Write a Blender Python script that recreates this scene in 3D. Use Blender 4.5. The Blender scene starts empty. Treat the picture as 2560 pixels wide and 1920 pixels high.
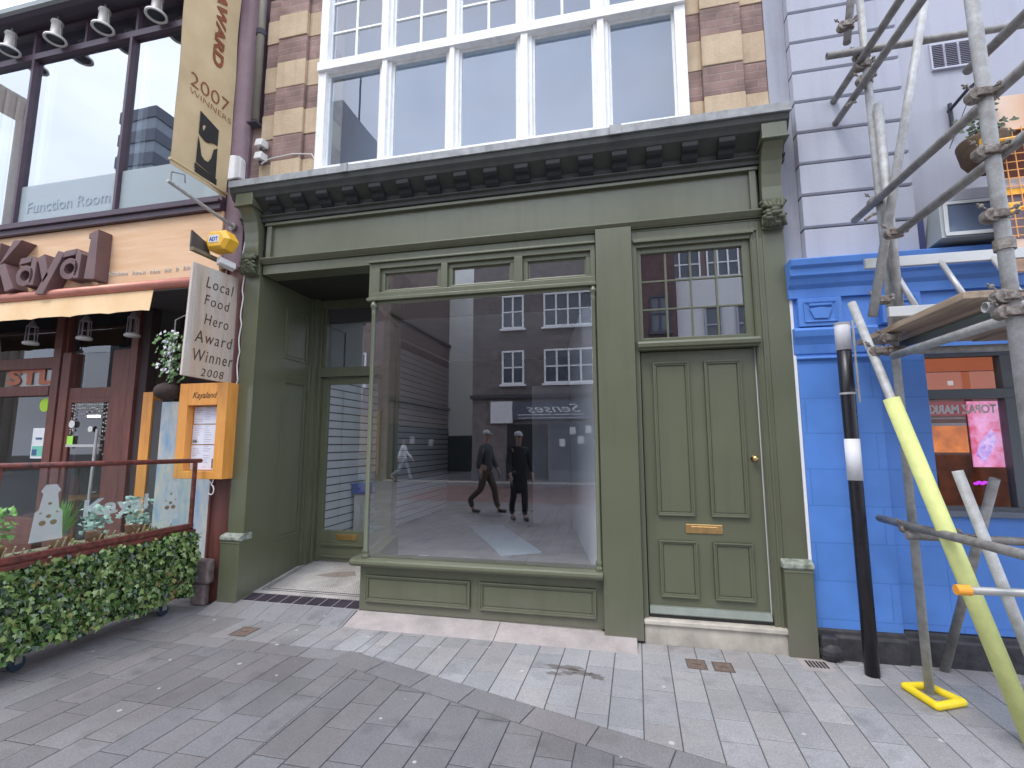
import bpy, math, random
from mathutils import Vector, Matrix
R = math.radians
random.seed(7)
C = bpy.context.scene.collection
D = bpy.data

# ------------------------------------------------------------------ materials
def nd(t, typ, **k):
    n = t.nodes.new(typ)
    for a, b in k.items(): setattr(n, a, b)
    return n
def M(name, rgb, rough=.6, metal=0., var=.12, scale=2.5, bump=0., bscale=40., rgb2=None, stretch=(1,1,1), spec=.5, rv=.1, fine=.0, emit=0., streak=0., coat=0., grime=0.):
    m = D.materials.new(name); m.use_nodes = True; t = m.node_tree; b = t.nodes['Principled BSDF']
    L = t.links.new
    geo = nd(t, 'ShaderNodeNewGeometry'); mp = nd(t, 'ShaderNodeMapping'); mp.inputs['Scale'].default_value = stretch
    L(geo.outputs['Position'], mp.inputs['Vector'])
    n = nd(t, 'ShaderNodeTexNoise'); n.inputs['Scale'].default_value = scale; n.inputs['Detail'].default_value = 6; n.inputs['Roughness'].default_value = .62
    L(mp.outputs[0], n.inputs['Vector'])
    rmp = nd(t, 'ShaderNodeMapRange'); rmp.inputs[1].default_value = .3; rmp.inputs[2].default_value = .7
    L(n.outputs['Fac'], rmp.inputs[0])
    mix = nd(t, 'ShaderNodeMix', data_type='RGBA')
    a = rgb; c = rgb2 if rgb2 else tuple(x*(1-var) for x in rgb)
    if not rgb2: a = tuple(min(1, x*(1+var*.6)) for x in rgb)
    mix.inputs['A'].default_value = (*c, 1); mix.inputs['B'].default_value = (*a, 1)
    L(rmp.outputs[0], mix.inputs['Factor'])
    out = mix.outputs['Result']
    if fine:
        n3 = nd(t, 'ShaderNodeTexNoise'); n3.inputs['Scale'].default_value = 160; n3.inputs['Detail'].default_value = 2
        L(geo.outputs['Position'], n3.inputs['Vector'])
        r3 = nd(t, 'ShaderNodeMapRange'); r3.inputs[1].default_value = .3; r3.inputs[2].default_value = .7; r3.inputs[3].default_value = 1-fine; r3.inputs[4].default_value = 1+fine
        L(n3.outputs['Fac'], r3.inputs[0])
        mm = nd(t, 'ShaderNodeVectorMath', operation='SCALE'); L(out, mm.inputs[0]); L(r3.outputs[0], mm.inputs['Scale']); out = mm.outputs[0]
    if streak:
        mp4 = nd(t, 'ShaderNodeMapping'); mp4.inputs['Scale'].default_value = (9, 9, .7); L(geo.outputs['Position'], mp4.inputs['Vector'])
        n4 = nd(t, 'ShaderNodeTexNoise'); n4.inputs['Scale'].default_value = 1.6; n4.inputs['Detail'].default_value = 5; L(mp4.outputs[0], n4.inputs['Vector'])
        r4 = nd(t, 'ShaderNodeMapRange'); r4.inputs[1].default_value = .5; r4.inputs[2].default_value = .75; r4.inputs[3].default_value = 1; r4.inputs[4].default_value = 1-streak
        L(n4.outputs['Fac'], r4.inputs[0])
        m4 = nd(t, 'ShaderNodeVectorMath', operation='SCALE'); L(out, m4.inputs[0]); L(r4.outputs[0], m4.inputs['Scale']); out = m4.outputs[0]
    if grime:                      # splashed street dirt on the lowest part
        sz = nd(t, 'ShaderNodeSeparateXYZ'); L(geo.outputs['Position'], sz.inputs[0]); n6 = nd(t, 'ShaderNodeTexNoise'); n6.inputs['Scale'].default_value = 7; n6.inputs['Detail'].default_value = 6; L(geo.outputs['Position'], n6.inputs['Vector'])
        ad = nd(t, 'ShaderNodeMath', operation='MULTIPLY_ADD'); L(n6.outputs['Fac'], ad.inputs[0]); ad.inputs[1].default_value = -.55; L(sz.outputs['Z'], ad.inputs[2])
        r6 = nd(t, 'ShaderNodeMapRange'); r6.inputs[1].default_value = -.30; r6.inputs[2].default_value = .0; r6.inputs[3].default_value = grime; r6.inputs[4].default_value = 0; L(ad.outputs[0], r6.inputs[0])
        m6 = nd(t, 'ShaderNodeMix', data_type='RGBA'); L(out, m6.inputs['A']); m6.inputs['B'].default_value = (.16, .145, .12, 1); L(r6.outputs[0], m6.inputs['Factor']); out = m6.outputs['Result']
    L(out, b.inputs['Base Color'])
    b.inputs['Metallic'].default_value = metal; b.inputs['Specular IOR Level'].default_value = spec
    rr = nd(t, 'ShaderNodeMapRange'); rr.inputs[3].default_value = max(0, rough-rv); rr.inputs[4].default_value = min(1, rough+rv)
    L(n.outputs['Fac'], rr.inputs[0]); L(rr.outputs[0], b.inputs['Roughness'])
    if coat: b.inputs['Coat Weight'].default_value = coat; b.inputs['Coat Roughness'].default_value = .15
    if bump:
        n2 = nd(t, 'ShaderNodeTexNoise'); n2.inputs['Scale'].default_value = bscale; n2.inputs['Detail'].default_value = 4
        L(mp.outputs[0], n2.inputs['Vector'])
        bp = nd(t, 'ShaderNodeBump'); bp.inputs['Strength'].default_value = min(1, bump); bp.inputs['Distance'].default_value = .006
        L(n2.outputs['Fac'], bp.inputs['Height']); L(bp.outputs[0], b.inputs['Normal'])
    if emit:
        L(out, b.inputs['Emission Color']); b.inputs['Emission Strength'].default_value = emit
    m['b'] = 1
    return m
def bricks(name, c1, c2, mortar, w, h, msize=.008, axis='xz', rough=.85, bump=.6, offs=.5, dirt=.25):
    m = D.materials.new(name); m.use_nodes = True; t = m.node_tree; b = t.nodes['Principled BSDF']; L = t.links.new
    geo = nd(t, 'ShaderNodeNewGeometry'); sp = nd(t, 'ShaderNodeSeparateXYZ'); cb = nd(t, 'ShaderNodeCombineXYZ')
    L(geo.outputs['Position'], sp.inputs[0])
    if axis == 'xz':
        ad = nd(t, 'ShaderNodeMath', operation='ADD'); L(sp.outputs['X'], ad.inputs[0]); L(sp.outputs['Y'], ad.inputs[1]); L(ad.outputs[0], cb.inputs['X']); L(sp.outputs['Z'], cb.inputs['Y'])
    br = nd(t, 'ShaderNodeTexBrick'); br.offset = offs
    br.inputs['Scale'].default_value = 1; br.inputs['Brick Width'].default_value = w; br.inputs['Row Height'].default_value = h
    br.inputs['Mortar Size'].default_value = msize; br.inputs['Mortar Smooth'].default_value = .3
    br.inputs['Color1'].default_value = (*c1, 1); br.inputs['Color2'].default_value = (*c2, 1); br.inputs['Mortar'].default_value = (*mortar, 1)
    L(cb.outputs[0], br.inputs['Vector'])
    n = nd(t, 'ShaderNodeTexNoise'); n.inputs['Scale'].default_value = 4; n.inputs['Detail'].default_value = 7; L(geo.outputs['Position'], n.inputs['Vector'])
    r = nd(t, 'ShaderNodeMapRange'); r.inputs[1].default_value = .3; r.inputs[2].default_value = .7; r.inputs[3].default_value = 1-dirt; r.inputs[4].default_value = 1+dirt; L(n.outputs['Fac'], r.inputs[0])
    mm = nd(t, 'ShaderNodeVectorMath', operation='SCALE'); L(br.outputs['Color'], mm.inputs[0]); L(r.outputs[0], mm.inputs['Scale']); L(mm.outputs[0], b.inputs['Base Color'])
    b.inputs['Roughness'].default_value = rough
    bp = nd(t, 'ShaderNodeBump', invert=True); bp.inputs['Strength'].default_value = bump; bp.inputs['Distance'].default_value = .006
    L(br.outputs['Fac'], bp.inputs['Height']); L(bp.outputs[0], b.inputs['Normal'])
    return m
def glass(name, refl=.2, tint=(.9, .95, .93), rough=0., wav=.0):
    m = D.materials.new(name); m.use_nodes = True; t = m.node_tree; t.nodes.clear(); L = t.links.new
    o = nd(t, 'ShaderNodeOutputMaterial'); mx = nd(t, 'ShaderNodeMixShader'); tr = nd(t, 'ShaderNodeBsdfTransparent'); gl = nd(t, 'ShaderNodeBsdfAnisotropic')
    tr.inputs[0].default_value = (*tint, 1); gl.inputs['Roughness'].default_value = rough; gl.inputs['Color'].default_value = (.95, .96, 1, 1)
    fr = nd(t, 'ShaderNodeFresnel'); fr.inputs[0].default_value = 1.5
    mr = nd(t, 'ShaderNodeMapRange'); mr.inputs[1].default_value = .04; mr.inputs[2].default_value = 1; mr.inputs[3].default_value = refl; mr.inputs[4].default_value = 1
    gb_ = nd(t, 'ShaderNodeNewGeometry'); iv = nd(t, 'ShaderNodeMath', operation='SUBTRACT'); iv.inputs[0].default_value = 1; L(gb_.outputs['Backfacing'], iv.inputs[1])
    ml = nd(t, 'ShaderNodeMath', operation='MULTIPLY'); L(mr.outputs[0], ml.inputs[0]); L(iv.outputs[0], ml.inputs[1])
    L(fr.outputs[0], mr.inputs[0]); L(ml.outputs[0], mx.inputs[0]); L(tr.outputs[0], mx.inputs[1]); L(gl.outputs[0], mx.inputs[2]); L(mx.outputs[0], o.inputs[0])
    if wav:
        geo = nd(t, 'ShaderNodeNewGeometry'); n = nd(t, 'ShaderNodeTexNoise'); n.inputs['Scale'].default_value = 1.6; n.inputs['Detail'].default_value = 1
        L(geo.outputs['Position'], n.inputs['Vector']); bp = nd(t, 'ShaderNodeBump'); bp.inputs['Strength'].default_value = wav; bp.inputs['Distance'].default_value = .02
        L(n.outputs['Fac'], bp.inputs['Height']); L(bp.outputs[0], gl.inputs['Normal'])
    return m
def frost(name, col, alpha):
    m = D.materials.new(name); m.use_nodes = True; b = m.node_tree.nodes['Principled BSDF']
    b.inputs['Base Color'].default_value = (*col, 1); b.inputs['Alpha'].default_value = alpha; b.inputs['Roughness'].default_value = .5
    return m
def leafmat(name, cols, rough=.45, spec=.4):
    m = D.materials.new(name); m.use_nodes = True; t = m.node_tree; b = t.nodes['Principled BSDF']; L = t.links.new
    g = nd(t, 'ShaderNodeNewGeometry'); cr = nd(t, 'ShaderNodeValToRGB')
    cr.color_ramp.elements[0].color = (*cols[0], 1); cr.color_ramp.elements[1].color = (*cols[-1], 1)
    for i, c in enumerate(cols[1:-1]):
        e = cr.color_ramp.elements.new((i+1)/(len(cols)-1)); e.color = (*c, 1)
    L(g.outputs['Random Per Island'], cr.inputs[0]); L(cr.outputs[0], b.inputs['Base Color'])
    b.inputs['Roughness'].default_value = rough; b.inputs['Specular IOR Level'].default_value = spec
    return m

green = M('green paint', (.122, .130, .078), .33, var=.09, scale=1.7, bump=.12, bscale=25, spec=.6, streak=.10, fine=.03, coat=.2, grime=.6)
greend = M('lead grey strip', (.21, .235, .20), .4, var=.15, scale=8)
lead = M('lead flashing', (.36, .37, .37), .6, var=.3, scale=9, bump=.5, bscale=30, streak=.3)
chip = M('chipped stone cap', (.42, .44, .39), .85, var=.5, scale=24, bump=1, bscale=60, rgb2=(.10, .12, .07))
carv = M('carved corbel paint', (.13, .14, .085), .6, var=.5, scale=30, rgb2=(.05, .055, .03))
yst = M('yellow sandstone', (.60, .47, .32), .85, rgb2=(.45, .34, .225), scale=3.2, bump=.6, bscale=40, fine=.08, streak=.15)
pbr = bricks('purple brick', (.29, .19, .16), (.24, .155, .135), (.29, .215, .19), .23, .072, .007, dirt=.35)
whp = M('white window paint', (.86, .86, .84), .5, var=.08, scale=14, bump=.3, bscale=60, streak=.12)
stuc = M('pale stucco', (.445, .458, .525), .8, var=.06, scale=1.5, bump=.25, bscale=90, streak=.09, fine=.02)
stucd = M('grey stucco strip', (.36, .368, .42), .8, var=.12, scale=2, bump=.3, streak=.2)
joint = M('dark joint', (.07, .065, .09), .9)
blue = bricks('blue paint blockwork', (.095, .25, .66), (.09, .24, .64), (.07, .20, .56), .9, .262, .005, rough=.5, bump=.25, dirt=.10)
bluep = M('blue paint', (.095, .25, .66), .45, var=.1, scale=3, streak=.12, bump=.2)
blk = M('black plinth', (.018, .018, .022), .55, var=.4, scale=12, bump=.7, bscale=30, rgb2=(.06, .055, .06))
brass = M('brass', (.80, .52, .22), .3, metal=1, var=.15, scale=30)
pine = M('pine fascia', (.80, .56, .36), .55, rgb2=(.70, .42, .22), stretch=(.5, 1, 5), scale=3, bump=.2, bscale=8)
board = M('weathered board', (.60, .57, .52), .85, rgb2=(.56, .39, .26), stretch=(3, 3, .35), scale=2.6, bump=1, bscale=22, fine=.12, streak=.3)
orng = M('orange varnished pine', (.80, .36, .075), .4, rgb2=(.62, .25, .05), stretch=(6, 6, .8), scale=3)
maro = M('maroon timber', (.19, .068, .050), .5, rgb2=(.10, .034, .030), stretch=(4, 4, .6), scale=4, bump=.3, spec=.5)
brnl = M('brown letter paint', (.17, .10, .10), .5, var=.2, scale=6)
dkbr = M('dark brown frame', (.085, .055, .075), .4, var=.25, scale=5)
prplb = M('purple brown brick paint', (.19, .125, .145), .7, var=.2, scale=4, bump=.4, bscale=20, streak=.2)
copp = M('copper roller', (.55, .23, .17), .4, metal=.35, var=.15, scale=5)
awn = M('orange awning canvas', (.82, .60, .36), .8, var=.12, scale=2.5, rgb2=(.74, .50, .26))
canvas = M('banner canvas', (.62, .49, .29), .85, var=.15, scale=3, rgb2=(.52, .39, .22), bump=.2, bscale=10)
ink = M('banner brown ink', (.25, .075, .03), .8)
blki = M('black ink', (.02, .02, .022), .6)
steel = M('galvanised tube', (.36, .355, .34), .62, metal=.35, var=.3, scale=16, bump=.4, bscale=40, rgb2=(.19, .17, .155), fine=.1, rv=.15)
steelp = M('pale galvanised tube', (.52, .53, .53), .62, metal=.25, var=.2, scale=18, rgb2=(.33, .32, .30), bump=.3, fine=.08)
rust = M('rusty coupler', (.13, .085, .065), .7, metal=.4, rgb2=(.38, .36, .33), scale=40, bump=.8, bscale=60)
plank = M('scaffold plank', (.52, .40, .29), .85, rgb2=(.30, .22, .155), stretch=(8, .8, 8), scale=3, bump=.6, bscale=20)
alu = M('aluminium ladder', (.52, .52, .50), .4, metal=.4, var=.12)
foam = M('yellow foam', (.70, .74, .28), .7, var=.1, scale=12, bump=.4, bscale=50)
yel = M('bright yellow foam', (.90, .68, .02), .6, var=.1, scale=12)
orp = M('orange plastic', (.95, .38, .04), .45)
blkp = M('black gloss pole paint', (.016, .014, .02), .3, var=.3, scale=20)
whb = M('white band', (.75, .75, .78), .5, streak=.2)
whpl = M('white plastic', (.72, .71, .68), .45, var=.1, scale=8)
cream = M('cream stone step', (.60, .545, .46), .75, var=.2, scale=5, bump=.4, streak=.15, grime=.5)
pinks = M('pink granite kerb', (.44, .385, .365), .8, var=.14, scale=5, fine=.14, bump=.3, rgb2=(.31, .275, .26))
slatw = M('white slatwall', (.82, .84, .87), .5, var=.04)
wwall = M('white plaster', (.80, .82, .86), .7, var=.05)
inflr = M('dusty concrete', (.50, .475, .45), .75, rgb2=(.33, .31, .30), scale=2, bump=.3)
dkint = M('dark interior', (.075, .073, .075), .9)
wbrd = M('pale board', (.72, .82, .88), .5, var=.05)
bluepl = M('blue plastic', (.03, .13, .55), .4)
rustrail = M('rusty red rail', (.22, .05, .035), .55, rgb2=(.045, .018, .015), scale=26, bump=.6, bscale=50, streak=.3)
gwin = glass('window glass', .155, (.86, .90, .92), wav=.03)
gshop = glass('shop glass', .25, (.98, .99, .99))
gtrans = glass('transom glass', .34, (.85, .88, .88))
gkay = glass('upper glass', .45, (.8, .84, .86), wav=.03)
gscr = glass('screen glass', .10, (.93, .97, .95))
blind = M('window blind', (.26, .33, .44), .9, var=.1)
mosaic = bricks('mosaic', (.55, .52, .48), (.46, .43, .40), (.30, .28, .27), .02, .02, .003, axis='xy')

# mosaic uses ground coordinates
def ground_coords(m):
    t = m.node_tree; br = [n for n in t.nodes if n.type == 'TEX_BRICK'][0]
    g = [n for n in t.nodes if n.type == 'NEW_GEOMETRY'][0]
    t.links.new(g.outputs['Position'], br.inputs['Vector'])
ground_coords(mosaic)

# ------------------------------------------------------------------ mesh builder
class MB:
    def __init__(s): s.v = []; s.f = []; s.m = []; s.mi = 0
    def poly(s, pts):
        b = len(s.v); s.v += [tuple(p) for p in pts]; s.f.append(tuple(range(b, b+len(pts)))); s.m.append(s.mi); return s
    def box(s, x0, x1, y0, y1, z0, z1):
        if x0 > x1: x0, x1 = x1, x0
        if y0 > y1: y0, y1 = y1, y0
        if z0 > z1: z0, z1 = z1, z0
        b = len(s.v)
        s.v += [(x0,y0,z0),(x1,y0,z0),(x1,y1,z0),(x0,y1,z0),(x0,y0,z1),(x1,y0,z1),(x1,y1,z1),(x0,y1,z1)]
        for q in ((0,3,2,1),(4,5,6,7),(0,1,5,4),(1,2,6,5),(2,3,7,6),(3,0,4,7)): s.f.append(tuple(b+i for i in q)); s.m.append(s.mi)
        return s
    def hexa(s, bot, top):
        b = len(s.v); n = len(bot); s.v += [tuple(p) for p in bot]+[tuple(p) for p in top]
        s.f.append(tuple(b+i for i in range(n))[::-1]); s.m.append(s.mi); s.f.append(tuple(b+n+i for i in range(n))); s.m.append(s.mi)
        for i in range(n):
            j = (i+1) % n; s.f.append((b+i, b+j, b+n+j, b+n+i)); s.m.append(s.mi)
        return s
    def prx(s, prof, x0, x1):            # profile of (y,z) drawn along x
        return s.hexa([(x0, y, z) for y, z in prof], [(x1, y, z) for y, z in prof])
    def prz(s, prof, z0, z1):
        return s.hexa([(x, y, z0) for x, y in prof], [(x, y, z1) for x, y in prof])
    def pry(s, prof, y0, y1):
        return s.hexa([(x, y0, z) for x, z in prof], [(x, y1, z) for x, z in prof])
    def tube(s, p, q, r, n=12, r2=None, hollow=False):
        p = Vector(p); q = Vector(q); d = (q-p).normalized(); u = d.orthogonal().normalized(); w = d.cross(u); r2 = r if r2 is None else r2
        b = len(s.v)
        for c, rr in ((p, r), (q, r2)):
            for i in range(n):
                a = 2*math.pi*i/n; s.v.append(tuple(c+u*math.cos(a)*rr+w*math.sin(a)*rr))
        for i in range(n):
            j = (i+1) % n; s.f.append((b+i, b+n+i, b+n+j, b+j)); s.m.append(s.mi)
        if hollow:
            b2 = len(s.v)
            for c, rr in ((p, r*.84), (p+d*.12, r*.84)):
                for i in range(n):
                    a = 2*math.pi*i/n; s.v.append(tuple(c+u*math.cos(a)*rr+w*math.sin(a)*rr))
            for i in range(n):
                j = (i+1) % n
                s.f.append((b+i, b+j, b2+j, b2+i)); s.m.append(s.mi); s.f.append((b2+i, b2+j, b2+n+j, b2+n+i)); s.m.append(s.mi)
            s.f.append(tuple(b2+n+i for i in range(n))); s.m.append(s.mi)
        else:
            s.f.append(tuple(b+i for i in range(n))); s.m.append(s.mi)
        s.f.append(tuple(b+n+i for i in range(n))[::-1]); s.m.append(s.mi)
        return s
    def path(s, pts, r, n=8):
        for a, b in zip(pts, pts[1:]): s.tube(a, b, r, n)
        return s
    def lathe(s, prof, c, n=20, ax='z', closed=True):
        b = len(s.v); c = Vector(c)
        for r, h in prof:
            for i in range(n):
                a = 2*math.pi*i/n; x, y = r*math.cos(a), r*math.sin(a)
                s.v.append(tuple(c+Vector((x, y, h) if ax == 'z' else ((x, h, y) if ax == 'y' else (h, x, y)))))
        for k in range(len(prof)-1):
            for i in range(n):
                j = (i+1) % n; s.f.append((b+k*n+i, b+k*n+j, b+k*n+n+j, b+k*n+n+i)); s.m.append(s.mi)
        if closed:
            s.f.append(tuple(b+i for i in range(n))[::-1]); s.m.append(s.mi); k = len(prof)-1
            s.f.append(tuple(b+k*n+i for i in range(n))); s.m.append(s.mi)
        return s
    def ball(s, c, r, n=10, sq=(1,1,1)):
        m = n//2+1; b = len(s.v); c = Vector(c)
        for k in range(m+1):
            t = math.pi*k/m
            for i in range(n):
                a = 2*math.pi*i/n; s.v.append((c.x+r*sq[0]*math.sin(t)*math.cos(a), c.y+r*sq[1]*math.sin(t)*math.sin(a), c.z+r*sq[2]*math.cos(t)))
        for k in range(m):
            for i in range(n):
                j = (i+1) % n; s.f.append((b+k*n+i, b+k*n+n+i, b+k*n+n+j, b+k*n+j)); s.m.append(s.mi)
        return s
    def bead(s, x0, x1, z0, z1, y, w=.02, d=.014, wall='y'):      # raised picture-frame moulding
        for k, (ww, dd) in enumerate(((w, d*.6), (w*.45, d))):
            o = (w-ww)*0
            rs = ((x0, x1, z1-ww, z1), (x0, x1, z0, z0+ww), (x0, x0+ww, z0+ww, z1-ww), (x1-ww, x1, z0+ww, z1-ww))
            for a, b, c, e in rs: s.box(a, b, y-dd, y+.004, c, e)
        return s
    def build(s, name, mat, parent=None, bevel=0., smooth=False, coll=True):
        off = Vector((0,0,0))
        p = parent
        while p is not None: off += Vector(p.location); p = p.parent
        me = D.meshes.new(name); me.from_pydata([tuple(Vector(v)-off) for v in s.v], [], s.f)
        for mm in (mat if isinstance(mat, (list, tuple)) else [mat]): me.materials.append(mm)
        me.polygons.foreach_set('material_index', s.m)
        if smooth: me.polygons.foreach_set('use_smooth', [True]*len(s.f))
        me.validate(); me.update()
        import bmesh
        bm = bmesh.new(); bm.from_mesh(me); bmesh.ops.recalc_face_normals(bm, faces=bm.faces) if not getattr(s, 'keepn', False) else None; bm.to_mesh(me); bm.free()
        o = D.objects.new(name, me); C.objects.link(o)
        if parent: o.parent = parent
        if bevel:
            b = o.modifiers.new('bevel', 'BEVEL'); b.width = bevel; b.segments = 2; b.limit_method = 'ANGLE'; b.angle_limit = R(40)
        if smooth: me.shade_smooth() if False else None
        return o
def tag(o, label=None, cat=None, group=None, kind=None):
    if label: o['label'] = label
    if cat: o['category'] = cat
    if group: o['group'] = group
    if kind: o['kind'] = kind
    return o
def thing(name, loc, label, cat, group=None):
    o = D.objects.new(name, None); o.location = loc; o.empty_display_size = .1; C.objects.link(o); return tag(o, label, cat, group)
def copy_tree(o, parent=None):
    c = o.copy(); C.objects.link(c); c.parent = parent
    for ch in [k for k in D.objects if k.parent == o]: copy_tree(ch, c)
    return c
def bx(name, mat, parent, *a, bevel=.003):
    b = MB()
    if isinstance(a[0], (tuple, list)):
        for q in a: b.box(*q)
    else: b.box(*a)
    return b.build(name, mat, parent, bevel)
def text(s, size, ext=.001, offset=0., shear=0., spacing=1., align='LEFT'):
    cu = D.curves.new('t', 'FONT'); cu.body = s; cu.size = size; cu.extrude = ext; cu.offset = offset; cu.shear = shear; cu.space_character = spacing; cu.align_x = align; cu.resolution_u = 3
    o = D.objects.new('t', cu); C.objects.link(o); dg = bpy.context.evaluated_depsgraph_get(); dg.update()
    me = D.meshes.new_from_object(o.evaluated_get(dg)); D.objects.remove(o)
    vs = [v.co.copy() for v in me.vertices]; fs = [tuple(p.vertices) for p in me.polygons]; D.meshes.remove(me)
    return vs, fs
def add_text(mb, s, org, ux, uy, size, **k):
    fn = k.pop('fn', None); fitw = k.pop('fit', None)
    vs, fs = text(s, size, **k); ux = Vector(ux); uy = Vector(uy); un = ux.cross(uy); org = Vector(org)
    xs = [v.x for v in vs]; sx = fitw/(max(xs)-min(xs)) if fitw else 1; x0 = min(xs) if fitw else 0
    b = len(mb.v)
    for v in vs:
        p = org+ux*((v.x-x0)*sx)+uy*v.y+un*v.z
        if fn: p = fn(p)
        mb.v.append(tuple(p))
    for f in fs: mb.f.append(tuple(b+i for i in f)); mb.m.append(mb.mi)
FX, FZ = (1,0,0), (0,0,1)      # lettering on street-facing walls
SX = (0,1,0)                   # lettering on boards that face along +x

# ================================================================== GROUND
g = MB(); g.poly([(-80,-70,-.006),(45,-70,-.006),(45,12,-.006),(-80,12,-.006)]); 
gm = M('grout', (.13,.125,.125), .95, var=.2, fine=.2)
tag(g.build('ground', gm), kind='structure')

def pave_mat():
    m = D.materials.new('paving slabs'); m.use_nodes = True; t = m.node_tree; b = t.nodes['Principled BSDF']; L = t.links.new
    at = nd(t, 'ShaderNodeAttribute'); at.attribute_name = 'tone'; geo = nd(t, 'ShaderNodeNewGeometry')
    n = nd(t, 'ShaderNodeTexNoise'); n.inputs['Scale'].default_value = 1.1; n.inputs['Detail'].default_value = 8; n.inputs['Roughness'].default_value = .65; L(geo.outputs['Position'], n.inputs['Vector'])
    r = nd(t, 'ShaderNodeMapRange'); r.inputs[1].default_value = .3; r.inputs[2].default_value = .7; r.inputs[3].default_value = .80; r.inputs[4].default_value = 1.16; L(n.outputs['Fac'], r.inputs[0])
    n2 = nd(t, 'ShaderNodeTexNoise'); n2.inputs['Scale'].default_value = 190; n2.inputs['Detail'].default_value = 3; L(geo.outputs['Position'], n2.inputs['Vector'])
    r2 = nd(t, 'ShaderNodeMapRange'); r2.inputs[1].default_value = .3; r2.inputs[2].default_value = .7; r2.inputs[3].default_value = .76; r2.inputs[4].default_value = 1.24; L(n2.outputs['Fac'], r2.inputs[0])
    # dark blotchy stains
    n3 = nd(t, 'ShaderNodeTexNoise'); n3.inputs['Scale'].default_value = 4.5; n3.inputs['Detail'].default_value = 5; L(geo.outputs['Position'], n3.inputs['Vector'])
    r3 = nd(t, 'ShaderNodeMapRange'); r3.inputs[1].default_value = .56; r3.inputs[2].default_value = .76; r3.inputs[3].default_value = 1; r3.inputs[4].default_value = .66; L(n3.outputs['Fac'], r3.inputs[0])
    # small pale gum spots
    vo = nd(t, 'ShaderNodeTexVoronoi', voronoi_dimensions='2D'); vo.inputs['Scale'].default_value = 3.2; L(geo.outputs['Position'], vo.inputs['Vector'])
    n5 = nd(t, 'ShaderNodeMath', operation='LESS_THAN'); L(vo.outputs['Distance'], n5.inputs[0])
    sv = nd(t, 'ShaderNodeSeparateColor'); L(vo.outputs['Color'], sv.inputs[0]); gt = nd(t, 'ShaderNodeMath', operation='GREATER_THAN'); gt.inputs[1].default_value = .62; L(sv.outputs[0], gt.inputs[0]); gz = nd(t, 'ShaderNodeMath', operation='MULTIPLY'); gz.inputs[1].default_value = .05; L(sv.outputs[1], gz.inputs[0]); L(gz.outputs[0], n5.inputs[1])
    gf = nd(t, 'ShaderNodeMath', operation='MULTIPLY'); L(n5.outputs[0], gf.inputs[0]); L(gt.outputs[0], gf.inputs[1])
    gf2 = nd(t, 'ShaderNodeMath', operation='MULTIPLY'); L(gf.outputs[0], gf2.inputs[0]); gf2.inputs[1].default_value = .75
    a1 = nd(t, 'ShaderNodeMath', operation='MULTIPLY'); L(r.outputs[0], a1.inputs[0]); L(r2.outputs[0], a1.inputs[1])
    a2 = nd(t, 'ShaderNodeMath', operation='MULTIPLY'); L(a1.outputs[0], a2.inputs[0]); L(r3.outputs[0], a2.inputs[1])
    sc = nd(t, 'ShaderNodeVectorMath', operation='SCALE'); L(at.outputs['Color'], sc.inputs[0]); L(a2.outputs[0], sc.inputs['Scale'])
    mx = nd(t, 'ShaderNodeMix', data_type='RGBA'); mx.inputs['B'].default_value = (.50, .49, .47, 1); L(sc.outputs[0], mx.inputs['A']); L(gf2.outputs[0], mx.inputs['Factor'])
    L(mx.outputs['Result'], b.inputs['Base Color'])
    rr = nd(t, 'ShaderNodeMapRange'); rr.inputs[3].default_value = .62; rr.inputs[4].default_value = .9; L(n.outputs['Fac'], rr.inputs[0]); L(rr.outputs[0], b.inputs['Roughness'])
    bp = nd(t, 'ShaderNodeBump'); bp.inputs['Strength'].default_value = .35; bp.inputs['Distance'].default_value = .003; L(n2.outputs['Fac'], bp.inputs['Height']); L(bp.outputs[0], b.inputs['Normal'])
    return m
pavem = pave_mat()
def clip(poly, a, b, c):       # keep a*x+b*y >= c
    out = []
    for i in range(len(poly)):
        p, q = poly[i], poly[(i+1) % len(poly)]
        fp = a*p[0]+b*p[1]-c; fq = a*q[0]+b*q[1]-c
        if fp >= 0: out.append(p)
        if fp*fq < 0:
            t = fp/(fp-fq); out.append((p[0]+(q[0]-p[0])*t, p[1]+(q[1]-p[1])*t))
    return out
# the dark diagonal course: direction and normal pointing to the street
dl = Vector((2.36, -.74)).normalized(); nl = Vector((dl.y, -dl.x)); nl = nl if nl.y < 0 else -nl
p0 = Vector((-1.88, -.65))
def zones(poly, side):
    # side 0: pale slabs by the wall, 1: the dark street
    r = []
    c0 = nl.dot(p0)
    if side == 0:
        a = clip(poly, -nl.x, -nl.y, -c0+.004); a = clip(a, 1, 0, -1.86) if a else a
        if a: r.append(a)
        b = clip(poly, -1, 0, 1.864); b = clip(b, 0, 1, -.632) if b else b
        if b: r.append(b)
    else:
        a = clip(poly, nl.x, nl.y, c0+.197); a = clip(a, 1, 0, -1.80) if a else a
        if a: r.append(a)
        b = clip(poly, -1, 0, 1.804); b = clip(b, 0, -1, .80) if b else b
        if b: r.append(b)
    return r
slabs = []
def add_slab(poly, tone, z):
    poly = [p for i, p in enumerate(poly) if (Vector(p)-Vector(poly[i-1])).length > .004]
    if len(poly) < 3: return
    ar = abs(sum(poly[i-1][0]*poly[i][1]-poly[i][0]*poly[i-1][1] for i in range(len(poly))))/2
    if ar < .0006: return
    cx = sum(p[0] for p in poly)/len(poly); cy = sum(p[1] for p in poly)/len(poly); c = Vector((cx, cy))
    slabs.append(([tuple(c+(Vector(p)-c)*1.0) for p in poly], tone, z))
rs = random.Random(3)
def tone(base, v):
    k = 1+rs.uniform(-v, v); h = rs.uniform(-.03, .03)
    return (base[0]*(k+h), base[1]*k, base[2]*(k-h*.6))
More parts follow.
